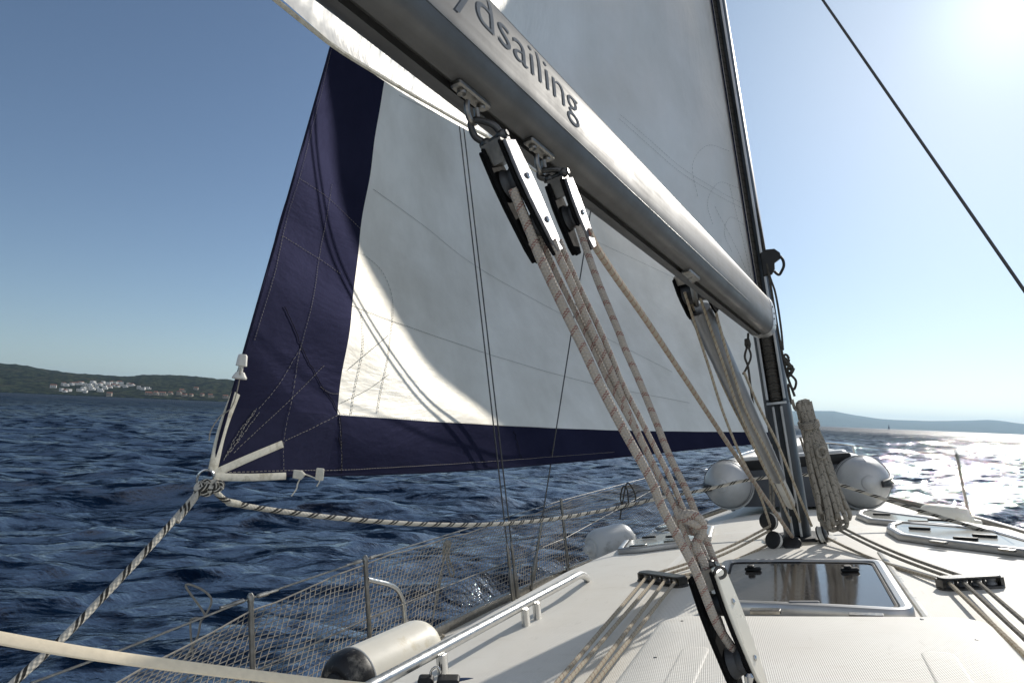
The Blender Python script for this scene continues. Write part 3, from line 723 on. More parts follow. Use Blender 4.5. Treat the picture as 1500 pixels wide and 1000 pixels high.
# starboard wire across the sky
p0, p1 = PX(1500, 425, 2.15), PX(1205, 0, 3.0)
dd = p1 - p0; w = wire([p0 - dd * 1.4, p1 + dd * 4.2], .0056)
w['label'] = 'dark wire stay crossing the bright sky'
for sg in (1,):
    ba = np.array([1.62, -.3, -.255]); w = wire([B(*ba), B(1.5, -.35, 5.2)], .0042)
wire([B(0, 4.2, .0), B(0, .1, 12.1)], .005, 'forestay')
# ---- bow pulpit
pu = MB(); pts = [(.52, 3.0, .36), (.45, 3.5, .37), (.28, 4.05, .39), (.0, 4.38, .40), (-.28, 4.05, .39), (-.45, 3.5, .37), (-.52, 3.0, .36)]
pu.tube(spline([B(*p) for p in pts], 6), .014, 10)
for s, f in ((.5, 3.15), (.3, 3.95), (-.3, 3.95), (-.5, 3.15)):
    pu.tube([B(s * 1.05, f, float(ue(f))), B(s, f, .37)], .013, 8)
pu = pu.build('pulpit', M['steel'], yacht)
for s, f in ((.3, 4.0), (-.3, 4.0)): MB().prism(rrect(.035, .045, .012, 3), B(s, f, .27), S_, U_, F_, .07, .01).build('navigation_light', M['dkgrey'], pu)
# ---- rope organisers on the coachroof
def organiser(p, q, n):
    a, c = onD(*p, .0), onD(*q, .0); A, Cc = BD(a[0], a[1], .0), BD(c[0], c[1], .0); e = nrm(Cc - A); g = nrm(cross(U_, e)); L = np.linalg.norm(Cc - A) / 2; m = (A + Cc) / 2
    b = MB(); b.prism(rrect(L * 1.06, .036, .03, 5), m - U_ * .004, e, g, U_, .012, .003); b.prism(rrect(L, .03, .026, 5), m + U_ * .032, e, g, U_, .008, .003)
    for k in range(n + 1): b.lathe(m + e * (L * .93 * (-1 + 2 * k / n)) + U_ * .008, U_, [(0, .006), (.026, .006)], 8)
    for sg in (-1, 1): b.box(m + e * sg * L * .96 + U_ * .02, (e * .006, g * .022, U_ * .014))
    o = b.build('rope_organiser', M['darksteel'], yacht)
    out = []
    for k in range(n):
        x = m + e * (L * .93 * (-1 + (2 * k + 1) / n)); MB().lathe(x + U_ * .0085, U_, [(0, .018), (.003, .018), (.0115, .012), (.02, .018), (.0225, .018)], 14).build('sheave', M['grey'], o); out.append(x + U_ * .022)
    return o, out, e, g
orgL, oL, eL, gL = organiser((941, 849), (1002, 859), 4)
orgR, oR, eR, gR = organiser((1378, 863), (1466, 858), 4)
# ================================================================== BOOM
BA, BB = PX(1113, 463, 3.385), PX(603, 0, 1.118)
be = nrm(BB - BA); bu = nrm(U_ - be * U_.dot(be)); bs = nrm(cross(be, bu))
if bs.dot(S_) < 0: bs = -bs
def roll(a):
    c_, s_ = math.cos(a), math.sin(a); return bu * c_ + bs * s_, bs * c_ - bu * s_
bu, bs = roll(math.radians(0))
BW, BH = .066, .103
def boom_sec():
    o = []
    for a in np.linspace(-172, 172, 57):           # from the bottom slot round the top to the slot again
        t = math.radians(a); c_, s_ = math.cos(t), math.sin(t); e = .66
        o.append((BW * math.copysign(abs(s_) ** e, s_), BH * math.copysign(abs(c_) ** e, c_)))
    w = .009; return o + [(w, -BH), (w, -BH + .016), (-w, -BH + .016), (-w, -BH)]
sec = boom_sec(); n = len(sec)
V, UV = [], []; ts = np.linspace(0, 4.1, 30); per = np.cumsum([0] + [math.dist(sec[i], sec[i + 1]) for i in range(n - 1)])
for t in ts:
    V += [BA + be * t + bs * x + bu * y for x, y in sec]; UV += [(t, q) for q in per]
b = MB(); b.add(V, [(l * n + i, l * n + (i + 1) % n, (l + 1) * n + (i + 1) % n, (l + 1) * n + i) for l in range(len(ts) - 1) for i in range(n)] + [tuple(range(n)), tuple((len(ts) - 1) * n + i for i in range(n))[::-1]], UV)
boom = thing('boom', 'silver aluminium boom slanting overhead from the mast to the upper left', 'boom', BA)
b.build('spar', M['boom'], boom, sharp=30)
e_ = MB(); pc = [(x * 1.035, y * 1.02) for x, y in sec[:-4]]
e_.prism(pc, BA - be * .035, bs, bu, be, .075, .004); e_.build('end_fitting', M['alu'], boom)
for k in range(5): MB().lathe(BA + be * (.005 + .018 * (k % 2)) + bs * (BW * 1.03) + bu * (-.06 + .03 * k), bs, [(0, .005), (.003, .004), (.0035, 0)], 8).build('rivet', M['dkgrey'], boom)
g_ = MB(); g_.box(BA - be * .06, (be * .03, bs * .018, bu * .035)); g_.lathe(BA - be * .075 - bu * .06, bu, [(0, .012), (.12, .012)], 10); g_.build('gooseneck', M['darksteel'], boom)
def surf_boom(t, v, lift=.0012):                   # t along the boom from the mast, v up its starboard side from mid height
    # superellipse |x/BW|^(2/e)+|y/BH|^(2/e)=1
    e = .66; y = max(-.999, min(.999, v / BH)); x = BW * (1 - abs(y) ** (2 / e)) ** (e / 2)
    return BA + be * t + bs * (x + lift) + bu * v
for v in (-.058, .085):
    MB().tube([surf_boom(t, v, .0) for t in np.linspace(.55 if v < 0 else .9, 4, 30)], 1, 6, flat=(.0012, .0012), up=bs).build('groove', M['sticker'], boom)
def boom_px(x, y, off=BW):                         # picture point on the starboard flank
    r = toW(dcam(x, y)); o = BA + bs * off; k = (o - CAMW).dot(bs) / r.dot(bs); q = CAMW + r * k - BA
    return q.dot(be), q.dot(bu)
tg, vg = boom_px(846, 150); td, vd = boom_px(716, 30)
tx = bpy.data.curves.new('lettering', 'FONT'); tx.body = 'ydsailing'; tx.size = 1.0; tx.offset = -.006; tx.resolution_u = 5
txo = bpy.data.objects.new('lettering', tx); COL.objects.link(txo); bpy.context.view_layer.update()
me = bpy.data.meshes.new_from_object(txo.evaluated_get(bpy.context.evaluated_depsgraph_get())); bpy.data.objects.remove(txo)
import bmesh
bm = bmesh.new(); bm.from_mesh(me); bmesh.ops.triangulate(bm, faces=bm.faces[:]); bmesh.ops.subdivide_edges(bm, edges=bm.edges[:], cuts=5, use_grid_fill=True); bmesh.ops.triangulate(bm, faces=bm.faces[:])
co = [v.co.copy() for v in bm.verts]; fc = [[v.index for v in f.verts] for f in bm.faces]; bm.free()
wid = max(c.x for c in co); LT1 = tg - .0; LT0 = td + (td - tg) * .30; sc_x = (LT0 - LT1) / wid; LSZ = .104
print('TEXT', tg, vg, td, vd, sc_x)
MB().add([surf_boom(LT0 - c.x * sc_x, (c.y - .28) * LSZ + .022, .0008) for c in co], fc).build('lettering', M['letter'], boom, sharp=0)
# sliding sheet cars under the boom are built with their blocks below
def boom_bottom(x, y, zoff=0.0):                   # picture point on the underside
    r = toW(dcam(x, y)); o = BA - bu * (BH + zoff); k = (o - CAMW).dot(bu) / r.dot(bu); return CAMW + r * k
# ================================================================== SAILS
class Sail:
    def __init__(s, tack, head, clew, headl, depth, peak=.42, twist=0.0, lee=None, roach=0.0):
        s.T, s.H, s.C, s.L = [np.array(x, float) for x in (tack, head, clew, headl)]; s.d, s.pk, s.roach, s.lee = depth, peak, roach, lee
    def pt(s, c, v):
        a = s.T + (s.H - s.T) * v; e = s.C + (s.L - s.C) * v; ch = e - a; p = a + ch * c
        h = np.array([ch[1], -ch[0], 0]); h = h / max(np.linalg.norm(h), 1e-6)
        if h[0] > 0: h = -h
        L = np.linalg.norm(ch); d = s.d(v) if callable(s.d) else s.d
        cc = min(max(c, 0), 1.0); k = math.log(.5) / math.log(s.pk)
        sh = math.sin(math.pi * cc ** k) if 0 <= c <= 1 else 0
        return p + h * (d * L * sh) + s.extra(c, v)
    def extra(s, c, v): return np.zeros(3)
    def W(s, c, v): return B(*s.pt(c, v))
    def nrm(s, c, v):
        e = 1e-3; a = s.pt(c + e, v) - s.pt(c - e, v); b = s.pt(c, v + e) - s.pt(c, v - e); n_ = cross(a, b); n_ = n_ / np.linalg.norm(n_)
        if n_[0] < 0: n_ = -n_
        return S_ * n_[0] + F_ * n_[1] + U_ * n_[2]
    def solve(s, x, y, c=.6, v=.1):
        q = np.array([c, v], float)
        for _ in range(60):
            p = projB(s.pt(*q))[:2]; r = np.array([x, y]) - p
            if np.abs(r).max() < .01: break
            e = 1e-4; J = np.stack([(projB(s.pt(q[0] + e, q[1]))[:2] - p) / e, (projB(s.pt(q[0], q[1] + e))[:2] - p) / e], 1)
            dq = np.linalg.lstsq(J, r, rcond=None)[0]; q = q + np.clip(dq, -.08, .08); q[0] = min(max(q[0], .001), .9999)
        return q
CLEW = toB(PX(306, 691, 2.27))
lp = toW(dcam(306, 691)); lq = toW(dcam(486, 62)); pn = cross(lp, lq); pn = np.array([pn.dot(S_), pn.dot(F_), pn.dot(U_)])
HU, HF = 11.0, .15
JD = [.05, .058, .082, .118, .15, .12]; JT = 1.1; JSAG = .55
hsx = CAMB[0] - (pn[1] * (HF - CAMB[1]) + pn[2] * (HU - CAMB[2])) / pn[0]
print('JIB clew', CLEW, 'head s', hsx)
jib = Sail((0, 4.05, .42), (0, .12, HU + .2), CLEW, (hsx, HF, HU), lambda v: float(np.interp(v, [-.01, .02, .06, .12, .2, 1], JD)), .53)
def jtw(c, v):                                     # the leech falls off to leeward with height
    e = jib.C + (jib.L - jib.C) * v; w = e - CAMB; w = w / np.linalg.norm(w); return w * JT * float(sm(-.02, .26, v)) * (1 - .75 * float(sm(.3, .95, v))) * max(c, 0) ** 1.6 + np.array([-JSAG * 4 * v * (1 - v) * (1 - c), 0, 0])
jib.extra = jtw
for x, y, z in ((690, 680, '-1.57,-.63,.55'), (600, 570, '-1.67,-1.04,.96'), (535, 400, '-1.73,-1.27,1.53'), (485, 65, ''), (1095, 640, '')):
    q = jib.solve(x, y); print('J', x, y, np.round(q, 3), np.round(jib.pt(*q), 2), z)
leech_in = [jib.solve(*p, .9, .2) for p in ((565, 115), (540, 260), (520, 400), (508, 500), (497, 608))]
cb = np.polyfit([q[1] for q in leech_in], [q[0] for q in leech_in], 1)
footp = [jib.solve(*p, .7, .0) for p in ((310, 694), (400, 698), (500, 697), (620, 691), (740, 682), (930, 668), (1095, 650))]
bandp = [jib.solve(*p, .7, .05) for p in ((497, 608), (660, 618), (830, 628), (1000, 632), (1090, 632))]
print('J foot', np.round(footp, 3).tolist(), 'band', np.round(bandp, 3).tolist(), cb)
vf = np.polyfit([q[0] for q in footp] + [0.0], [q[1] for q in footp] + [.0], 3); vb = np.polyfit([q[0] for q in bandp] + [.02], [q[1] for q in bandp] + [.01], 3)
vfoot = lambda c: np.polyval(vf, c); vband = lambda c: max(np.polyval(vb, c), np.polyval(vf, c) + .004)
cband = lambda v: min(.995, np.polyval(cb, min(v, .6)) if v < .6 else np.polyval(cb, .6) + (1 - np.polyval(cb, .6)) * (v - .6) / .4)
def sail_grid(sl, fc, fv, C, Vv, name, mat, parent, wr_=0.0):
    rows, uvs = [], []
    for j in Vv:
        r, u = [], []
        for i in C:
            c, v = .5, .1
            for _ in range(8): c = fc(i, v); v = fv(j, c)
            p = sl.W(c, v); p = p + sl.nrm(c, v) * sl.wr(c, v) if hasattr(sl, 'wr') else p
            r.append(p); ch = np.linalg.norm(sl.C - sl.T); u.append((c * ch, v * 11))
        rows.append(r); uvs.append(u)
    return MB().grid(rows, uvs).build(name, mat, parent, sharp=0)
def jwr(c, v):                                     # cloth ripples, stronger along the leech and the foot
    k = sm(.55, .98, c) * sm(.5, .02, v)
    return .006 * k * math.sin(95 * v + 9 * c) + .004 * k * math.sin(170 * v - 30 * c + 1) + .003 * sm(.1, 0, v) * math.sin(60 * c + 20 * v)
jib.wr = jwr
genoa = thing('genoa', 'white headsail edged in navy blue, half in shade, set outside the wire shrouds', 'headsail', jib.W(.8, 0))
up_rows = np.concatenate([np.linspace(0, .25, 70), np.linspace(.26, 1, 40)])
sail_grid(jib, lambda i, v: i * cband(v), lambda j, c: vband(c) + (1 - vband(c)) * j, np.linspace(0, 1, 90), up_rows, 'sail_body', M['sail'], genoa)
sail_grid(jib, lambda i, v: cband(v) + (1 - cband(v)) * i, lambda j, c: vband(c) + (1 - vband(c)) * j, np.linspace(0, 1, 22), up_rows, 'leech_band', M['navy'], genoa)
sail_grid(jib, lambda i, v: i * cband(v), lambda j, c: vfoot(c) + (vband(c) - vfoot(c)) * j, np.linspace(0, 1, 90), np.linspace(0, 1, 14), 'foot_band', M['navy'], genoa)
sail_grid(jib, lambda i, v: cband(v) + (1 - cband(v)) * i, lambda j, c: vfoot(c) + (vband(c) - vfoot(c)) * j, np.linspace(0, 1, 22), np.linspace(0, 1, 14), 'clew_patch', M['navydull'], genoa)
def jline(b, pts, r=.0012, lift=.003, k=8, c0=.9, v0=.08, wig=0.0, dash=False):
    P = spline([np.array(p, float) for p in pts], k); W_ = []
    q = np.array([c0, v0])
    for p in P:
        q = jib.solve(p[0] + random.uniform(-wig, wig), p[1] + random.uniform(-wig, wig), *q); n_ = jib.nrm(*q); W_.append(jib.W(*q) + n_ * (jwr(*q) + lift))
    if dash:
        L = [W_[0]]
        for a, c in zip(W_[:-1], W_[1:]):
            m = max(1, int(np.linalg.norm(c - a) / .014))
            for i in range(m):
                p, q_ = a + (c - a) * (i / m), a + (c - a) * ((i + .62) / m); b.tube([p, q_], r, 4, caps=False)
    else: b.tube(W_, 1, 6, flat=(r * .5, r), up=jib.nrm(.9, .1))
def jtape(pts, w, name, mat, lift=.004):
    P = spline([np.array(p, float) for p in pts], 8); q = np.array([.97, .02]); W_ = []
    for p in P: q = jib.solve(p[0], p[1], *q); W_.append(jib.W(*q) + jib.nrm(*q) * (jwr(*q) + lift))
    return MB().tube(W_, 1, 8, flat=(.0022, w), up=jib.nrm(*q)).build(name, mat, genoa)
for pts, w in ((((309, 690), (327, 630), (346, 575)), .019), (((312, 693), (360, 672), (413, 650)), .0135), (((312, 698), (360, 699), (416, 697)), .013)):
    jtape(pts, w, 'webbing_strap', M['tape'])
for pts in (((487, 72), (440, 250), (412, 360), (372, 500)), ((437, 262), (480, 290), (530, 336)), ((486, 270), (466, 390), (440, 510), (428, 580), (416, 640), (414, 690)), ((416, 345), (470, 380), (500, 402)), ((440, 510), (410, 560), (378, 600)), ((476, 535), (420, 590), (340, 665)), ((495, 608), (450, 630), (416, 646)), ((470, 566), (485, 575), (498, 576)), ((320, 692), (420, 689), (500, 688), (620, 682), (740, 674), (900, 662)), ((497, 612), (499, 650), (500, 690)), ((498, 606), (600, 613), (720, 622), (860, 629))):
    st = MB(); jline(st, pts, .0009, dash=True, wig=.3); st.build('stitching', M['thread'], genoa)
for pts in (((376, 598), (360, 625), (328, 672)), ((373, 600), (352, 640), (332, 668)), ((379, 604), (362, 630), (336, 664)), ((371, 606), (350, 634), (326, 676))):
    st = MB(); jline(st, pts, .0013, dash=True, wig=1.2); st.build('stitching', M['thread'], genoa)
for pts in (((415, 450), (440, 505), (470, 560), (496, 602), (499, 650), (500, 699)), ((752, 630), (757, 650), (764, 672)), ((494, 640), (500, 655))):
    sd = MB(); jline(sd, pts, .0016, wig=1.2, k=10); sd.build('dark_seam', M['dkthread'], genoa)
for pts in (((545, 278), (620, 330), (700, 392), (840, 470), (985, 545)), ((515, 448), (600, 480), (720, 520), (860, 560), (1010, 590)), ((532, 372), (560, 400), (574, 450), (568, 520), (553, 606)), ((512, 540), (540, 515), (570, 490)), ((500, 590), (540, 570), (570, 548)), ((515, 606), (530, 520), (528, 455)), ((585, 140), (700, 200), (850, 300), (960, 380)), ((865, 350), (930, 380), (990, 408))):
    sb = MB(); jline(sb, pts, .0014, dash=True, c0=.8, v0=.12); sb.build('panel_seam', M['seam'], genoa)
lt = MB(); jl = [jib.W(.9992, v) for v in np.linspace(vfoot(.999), .6, 60)]; lt.tube(jl, .006, 6)
fb = [jib.W(c, vfoot(c)) for c in np.linspace(.02, .985, 70)]; lt.tube(fb, .006, 6); lt.build('edge_hem', M['navydull'], genoa)
ck = MB(); a = PX(352, 518, 2.32); c_ = PX(351, 545, 2.31)
ck.lathe(PX(356, 519, 2.35), PX(352, 545, 2.34) - PX(356, 519, 2.35), [(0, .012), (.005, .016), (.04, .019), (.041, .008), (.06, .008), (.062, .014), (.08, .025), (.085, .024), (.086, 0)], 12)
ck.build('leech_line_cleat', M['white_pl'], genoa)
lc = MB(); lc.rope([PX(352, 538, 2.32), PX(350, 560, 2.32), PX(340, 595, 2.3), (PX(322, 610, 2.28)), PX(309, 630, 2.27), PX(306, 645, 2.27)], .0018); lc.build('leech_line', M['r_plain'], genoa)
kt = MB(); kt.prism([(-.02, -.012), (.01, -.018), (.026, .0), (.012, .014), (-.016, .016)], PX(438, 694, 2.42), nrm(toW(np.array([1., 0, 0]))), nrm(toW(np.array([0, 1., 0]))), toW(np.array([0, 0, -1.])), .014, .004)
kt.rope([PX(440, 700, 2.42), PX(436, 708, 2.42), PX(434, 716, 2.42), PX(427, 726, 2.42)], .0022); kt.prism(rrect(.014, .022, .004, 2), PX(469, 694, 2.45), nrm(toW(np.array([1., -.1, 0]))), nrm(toW(np.array([.1, 1., 0]))), toW(np.array([0, 0, -1.])), .01, .003)
kt.rope([PX(446, 694, 2.42), PX(462, 700, 2.44), PX(468, 704, 2.44), PX(464, 712, 2.44)], .002); kt.build('foot_line_toggle', M['tape'], genoa)
rg = MB(); rc = PX(301, 701, 2.26); rx, ry = toW(np.array([1., .1, .3])), toW(np.array([0, 1., 0]))
rg.tube([rc + nrm(rx) * .026 * math.cos(t) + nrm(ry) * .03 * math.sin(t) for t in np.linspace(0, 6.283, 25)[:-1]], .0045, 8, closed=True); rg.build('clew_ring', M['steel'], genoa)
# ---- mainsail
bdir = np.array([be.dot(S_), be.dot(F_), be.dot(U_)]); GA = toB(BA)
mtack = np.array([0, -.1, GA[2] + .02]); mclew = GA + bdir * 3.95 + np.array([0, 0, .10])
main = Sail(mtack, (0, -.1, 11.8), mclew, (-.25, -.32, 11.8), lambda v: .085 + .02 * v, .45)
mft = [main.solve(*p, .7, -.01) for p in ((490, 68), (565, 117), (640, 158), (720, 202), (800, 262))]
print('MAIN foot', np.round(mft, 3).tolist(), [np.round(main.pt(*q), 2).tolist() for q in mft])
vfm = lambda c: float(np.interp(c, [0, .12, .3, .426, .513, .583, .636, .678, .8, 1], [.012, .015, .02, .02, .018, .012, .007, .003, -.003, 0]))
def mwr(c, v):                                     # drag creases fanning from the clew and soft vertical folds
    a = math.atan2(v * 11.0 + .02, (1 - c) * 4 + .02); r_ = math.hypot(v * 11.0, (1 - c) * 4)
    fan = math.sin(a * 34 + 1.5 * math.sin(r_ * 1.3)) * sm(0, .8, r_) * sm(5.5, 1.5, r_)
    lf = math.sin(v * 11 * 7.5 + c * 30) * sm(.22, .02, c)
    wd = math.sin(c * 24 - v * 26) * sm(.05, .2, v) * sm(1.0, .5, v)
    return (.018 * fan + .010 * lf + .03 * wd) * float(sm(.004, .07, c))
main.wr = mwr
mainsail = thing('mainsail', 'large white mainsail set on the boom, its foot bellying out beneath it', 'mainsail', BA)
sail_grid(main, lambda i, v: i, lambda j, c: vfm(c) + (1 - vfm(c)) * j, np.concatenate([[0, .006, .02], np.linspace(.04, 1, 100)]), np.concatenate([np.linspace(0, .35, 110), np.linspace(.36, 1, 45)]), 'sail_body', M['main'], mainsail)
MB().tube([main.W(c, vfm(c)) for c in np.linspace(.02, .99, 80)], .005, 6).build('foot_tape', M['tape'], mainsail)
MB().tube([main.W(.004, v) + S_ * .004 for v in np.linspace(.014, .95, 60)], 1, 6, flat=(.004, .012), up=S_).build('luff_tape', M['navydull'], mainsail)
def mline(b, pts, r=.0007, c0=.1, v0=.1):
    q = np.array([c0, v0]); W_ = []
    for p in spline([np.array(p, float) for p in pts], 8):
        q = main.solve(p[0], p[1], *q); W_.append(main.W(*q) + main.nrm(*q) * (mwr(*q) + .003))
    for a, c in zip(W_[:-1], W_[1:]):
        m = max(1, int(np.linalg.norm(c - a) / .016))
        for i in range(m): b.tube([a + (c - a) * (i / m), a + (c - a) * ((i + .65) / m)], r, 4, caps=False)
for pts in (((1068, 222), (1035, 214), (1014, 240), (1022, 290)), ((1082, 276), (1052, 268), (1036, 296), (1044, 330)), ((1090, 330), (1070, 318), (1062, 342), (1072, 370)), ((905, 170), (960, 215), (1022, 262), (1090, 300)), ((903, 176), (958, 221), (1020, 268), (1090, 307)), ((1104, 425), (1070, 345), (1046, 300)), ((1104, 425), (1085, 340), (1068, 270)), ((1106, 425), (1096, 340), (1084, 270))):
    ms = MB(); mline(ms, pts); ms.build('panel_seam', M['seam'], mainsail)
# ================================================================== BLOCKS
def cvec(x, y, z): return nrm(toW(np.array([x, y, z], float)))
def outline(L, w0, w1, wm):
    return [(-w0, 0), (-wm, L * .3), (-wm * .96, L * .5), (-w1, L * .88), (-w1 * .6, L), (w1 * .6, L), (w1, L * .88), (wm * .96, L * .5), (wm, L * .3), (w0, 0)][::-1]
def fiddle(name, label, cat, top, bot, nv, wid, gap, cheek_mats, edge_mat, sheaves, shackle_to=None, group=None):
    """block hung from `top` towards `bot`; nv: the sheave pin's direction (towards the cheek we see)"""
    a = nrm(bot - top); L = np.linalg.norm(bot - top); nv = nrm(nv - a * nv.dot(a)); x = nrm(cross(a, nv))
    if x.dot(cvec(1, 0, 0)) < 0: x = -x
    t = thing(name, label, cat, top, group)
    pol = outline(L, wid * .5, wid * .42, wid * .62)
    if cross(x, a).dot(nv) < 0: pol = pol[::-1]
    for sg, mt in ((1, cheek_mats[0]), (-1, cheek_mats[1])):
        MB().prism(pol if sg > 0 else pol[::-1], top + nv * sg * gap * .5, x, a, nv * sg, .007, .002).build('cheek_plate', mt, t)
        # black inner shell behind each plate, a touch larger
        MB().prism([(p[0] * 1.13, (p[1] - L / 2) * 1.03 + L / 2) for p in (pol if sg > 0 else pol[::-1])], top + nv * sg * (gap * .5 - .007), x, a, nv * sg, .0065, .002).build('shell', edge_mat, t)
    for (f, r) in sheaves:
        c = top + a * L * f
        MB().lathe(c - nv * (gap * .5 - .009), nv, [(0, r), (.003, r), (gap * .5 - .009, r * .8), (gap - .021, r), (gap - .018, r)], 22).build('sheave', M['dkgrey'], t)
        MB().lathe(c + nv * (gap * .5 + .0072), nv, [(0, .006), (.002, .006), (.004, .003), (.0042, 0)], 12).build('pin', M['steel'], t)
    hd = MB(); hd.box(top + a * .012, (x * wid * .46, nv * (gap * .5 - .001), a * .02)); hd.build('head', M['dullsteel'], t)
    if shackle_to is not None:
        h = MB(); p = top - a * .012; d_ = shackle_to - p; w = .016
        h.tube(spline([p + nv * w, p + nv * (w + .004) + d_ * .45, p + d_ * .9 + nv * .008, p + d_ * .97, p + d_ * .9 - nv * .008, p - nv * (w + .004) + d_ * .45, p - nv * w], 5), .0062, 10)
        h.tube([p + nv * (w + .012), p - nv * (w + .012)], .0055, 10); h.ball(p + nv * w, .0105, 8); h.ball(p - nv * w, .0105, 8); h.build('shackle', M['darksteel'], t)
    return t, a, x, nv
def car(x, y):
    c = boom_bottom(x, y); b = MB()
    b.prism(rrect(.05, .012, .006, 3), c + bu * .002, be, bs, -bu, .012, .003); b.lathe(c - bu * .01 - be * .03, -bu, [(0, .008), (.006, .008), (.007, .003)], 10); b.lathe(c - bu * .01 + be * .03, -bu, [(0, .008), (.006, .008), (.007, .003)], 10)
    o = c - bu * .018; b.tube([o + be * .016 * math.cos(t) - bu * (.016 + .022 * math.sin(t)) for t in np.linspace(-.6, 3.74, 14)], .0055, 8)
    b.build('sheet_car', M['dullsteel'], boom); return c - bu * .052
e1 = car(690, 138); e2 = car(790, 217)
z1 = 1.42; z2 = 1.63
def zof(p): return (R3.T @ (p - CAMW))[2]
z1, z2 = zof(e1), zof(e2)
b1, a1, x1, n1 = fiddle('mainsheet_block', 'larger silver double block hanging from the boom, most rope parts below it', 'pulley block', PX(728, 214, z1), PX(802, 376, z1 + .02), cvec(.82, .38, -.42), .052, .042, (M['cheek'], M['matte']), M['matte'], ((.33, .03), (.72, .024)), e1, 'blocks of the mainsheet')
b2, a2, x2, n2 = fiddle('mainsheet_block', 'smaller bright single block under the boom, forward of the double one', 'pulley block', PX(818, 266, z2), PX(856, 368, z2 + .02), cvec(.82, .38, -.42), .048, .036, (M['cheek'], M['matte']), M['matte'], ((.5, .028),), e2, 'blocks of the mainsheet')
ZL = 1.40
b3, a3, x3, n3 = fiddle('mainsheet_block', 'long black block with jammer at the bottom of the mainsheet, above the hatch hood', 'pulley block', PX(1034, 838, ZL), PX(1100, 1012, ZL - .06), cvec(.80, .30, -.5), .06, .05, (M['gel'], M['matte']), M['matte'], ((.28, .026), (.75, .032)), PX(1026, 826, ZL) - 0 * a1, 'blocks of the mainsheet')
cj = MB(); c0 = PX(1042, 842, ZL - .03); cj.tube([c0 + n3 * .02 + cvec(math.cos(t), math.sin(t), .2) * .011 for t in np.linspace(0, 6.28, 17)[:-1]], .0035, 8, closed=True)
cj.build('split_ring', M['darksteel'], b3, origin=c0)
cl = MB(); cl.lathe(PX(1097, 985, ZL - .09), cvec(-.05, -.9, -.1), [(0, .004), (.006, .009), (.028, .005), (.03, 0)], 10); cl.build('jammer_pin', M['steel'], b3)
# becket, tackle down to the traveller under the frame
tb = MB(); tb.tube([PX(1100, 1012, ZL - .06), PX(1118, 1075, ZL - .06)], .012, 10); tb.build('base_swivel', M['darksteel'], b3)
ms_ = MB()
def zl(y, za, ya, zb, yb): return za + (zb - za) * (y - ya) / (yb - ya)
def strand(b, pts, za, zb, r, k=6, n=9):
    y0, y1 = pts[0][1], pts[-1][1]; b.rope([PX(x, y, zl(y, za, y0, zb, y1)) for x, y in pts], r, k, n)
strand(ms_, [(751, 276), (775, 336), (793, 382), (831, 463), (856, 514), (879, 564), (908, 620), (952, 700), (972, 748), (1007, 812), (1025, 850), (1051, 915), (1087, 968)], z1 - .022, ZL - .04, .009)
strand(ms_, [(787.5, 340), (806.5, 382), (818.5, 408), (838.5, 448), (871.5, 516), (891.5, 560), (905.5, 585), (945.5, 658), (980.5, 726), (1006.5, 790), (1031.5, 850)], z1 + .012, ZL + .012, .0056)
strand(ms_, [(809, 352), (819, 377), (836, 413), (866, 483), (886, 523), (902, 560), (924, 613), (963, 693), (992, 747)], z1 - .004, ZL - .012, .0072)
strand(ms_, [(819.5, 352), (829.5, 377), (849.5, 423), (873.5, 472), (897.5, 527), (911.5, 562), (949.5, 636), (981.5, 700), (999.5, 742), (1027.5, 800), (1051.5, 862)], z1 + .026, ZL + .026, .0056)
strand(ms_, [(847, 330), (860, 368), (877, 415), (906, 485), (917, 514), (935, 554), (958, 610), (981, 668), (1006, 719), (1029, 777), (1048, 825), (1069, 885)], z2 - .012, ZL + .03, .0074)
# knot tied in the third part
kc = PX(1004, 762, ZL - .015)
kx, ky, kz = cvec(1, 0, 0), cvec(0, 1, 0), cvec(0, 0, 1)
ms_.rope([kc + kx * p[0] + ky * p[1] + kz * p[2] for p in ((-.012, .03, .0), (-.012, .012, -.014), (.012, .0, -.02), (.026, -.012, -.004), (.016, -.026, .014), (-.008, -.012, .018), (-.018, .004, .004), (-.004, .018, -.018), (.018, .014, -.02), (.032, -.006, -.012), (.03, -.03, -.004), (.022, -.05, .004), (.04, -.09, .004), (.042, -.12, .008))], .0088, 5)
mainsheet = ms_.build('mainsheet', M['r_red'], origin=PX(1050, 925, ZL)); tag(mainsheet, 'grey red-flecked mainsheet rove in several parts down from the boom blocks', 'rope')
tl_ = MB(); strand(tl_, [(862, 340), (876, 366), (908, 414), (946, 468), (1004, 555), (1076, 664), (1120, 728), (1162, 788)], z2, 3.42, [.0085] * 0 or .0092); tag(tl_.build('mainsheet_tail', M['r_tan'], origin=PX(1162, 788, 3.42)), 'single tan rope running from the smaller boom block to the foot of the mast', 'rope')
# ---- vang
va, vb_ = PX(1023, 452, 3.02), B(-.0, -.135, .17)
vm = va + (vb_ - va) * .83
vang = thing('boom_vang', 'grey telescopic strut bracing the boom from the foot of the mast', 'boom vang', vb_)
MB().lathe(va, vm - va, [(0, .03), (.004, .052), (.25, .05), (np.linalg.norm(vm - va) - .01, .034), (np.linalg.norm(vm - va), .03)], 22).build('outer_tube', M['vangm'], vang)
MB().lathe(vm, vb_ - vm, [(0, .026), (np.linalg.norm(vb_ - vm) - .05, .026), (np.linalg.norm(vb_ - vm), .012)], 20).build('inner_tube', M['white_pl'], vang)
MB().box(vb_ - F_ * -.01, (S_ * .02, F_ * .035, U_ * .03)).build('lower_fork', M['black'], vang)
vt = MB(); tp = boom_bottom(1012, 402); vt.tube([va + (va - vm) * .02, tp], .012, 10); vt.prism(rrect(.06, .016, .006, 3), tp + bu * .004, be, bs, -bu, .014, .003); vt.build('upper_fork', M['dullsteel'], vang)
vd_ = nrm(vb_ - va); nv = cvec(.8, .25, -.55)
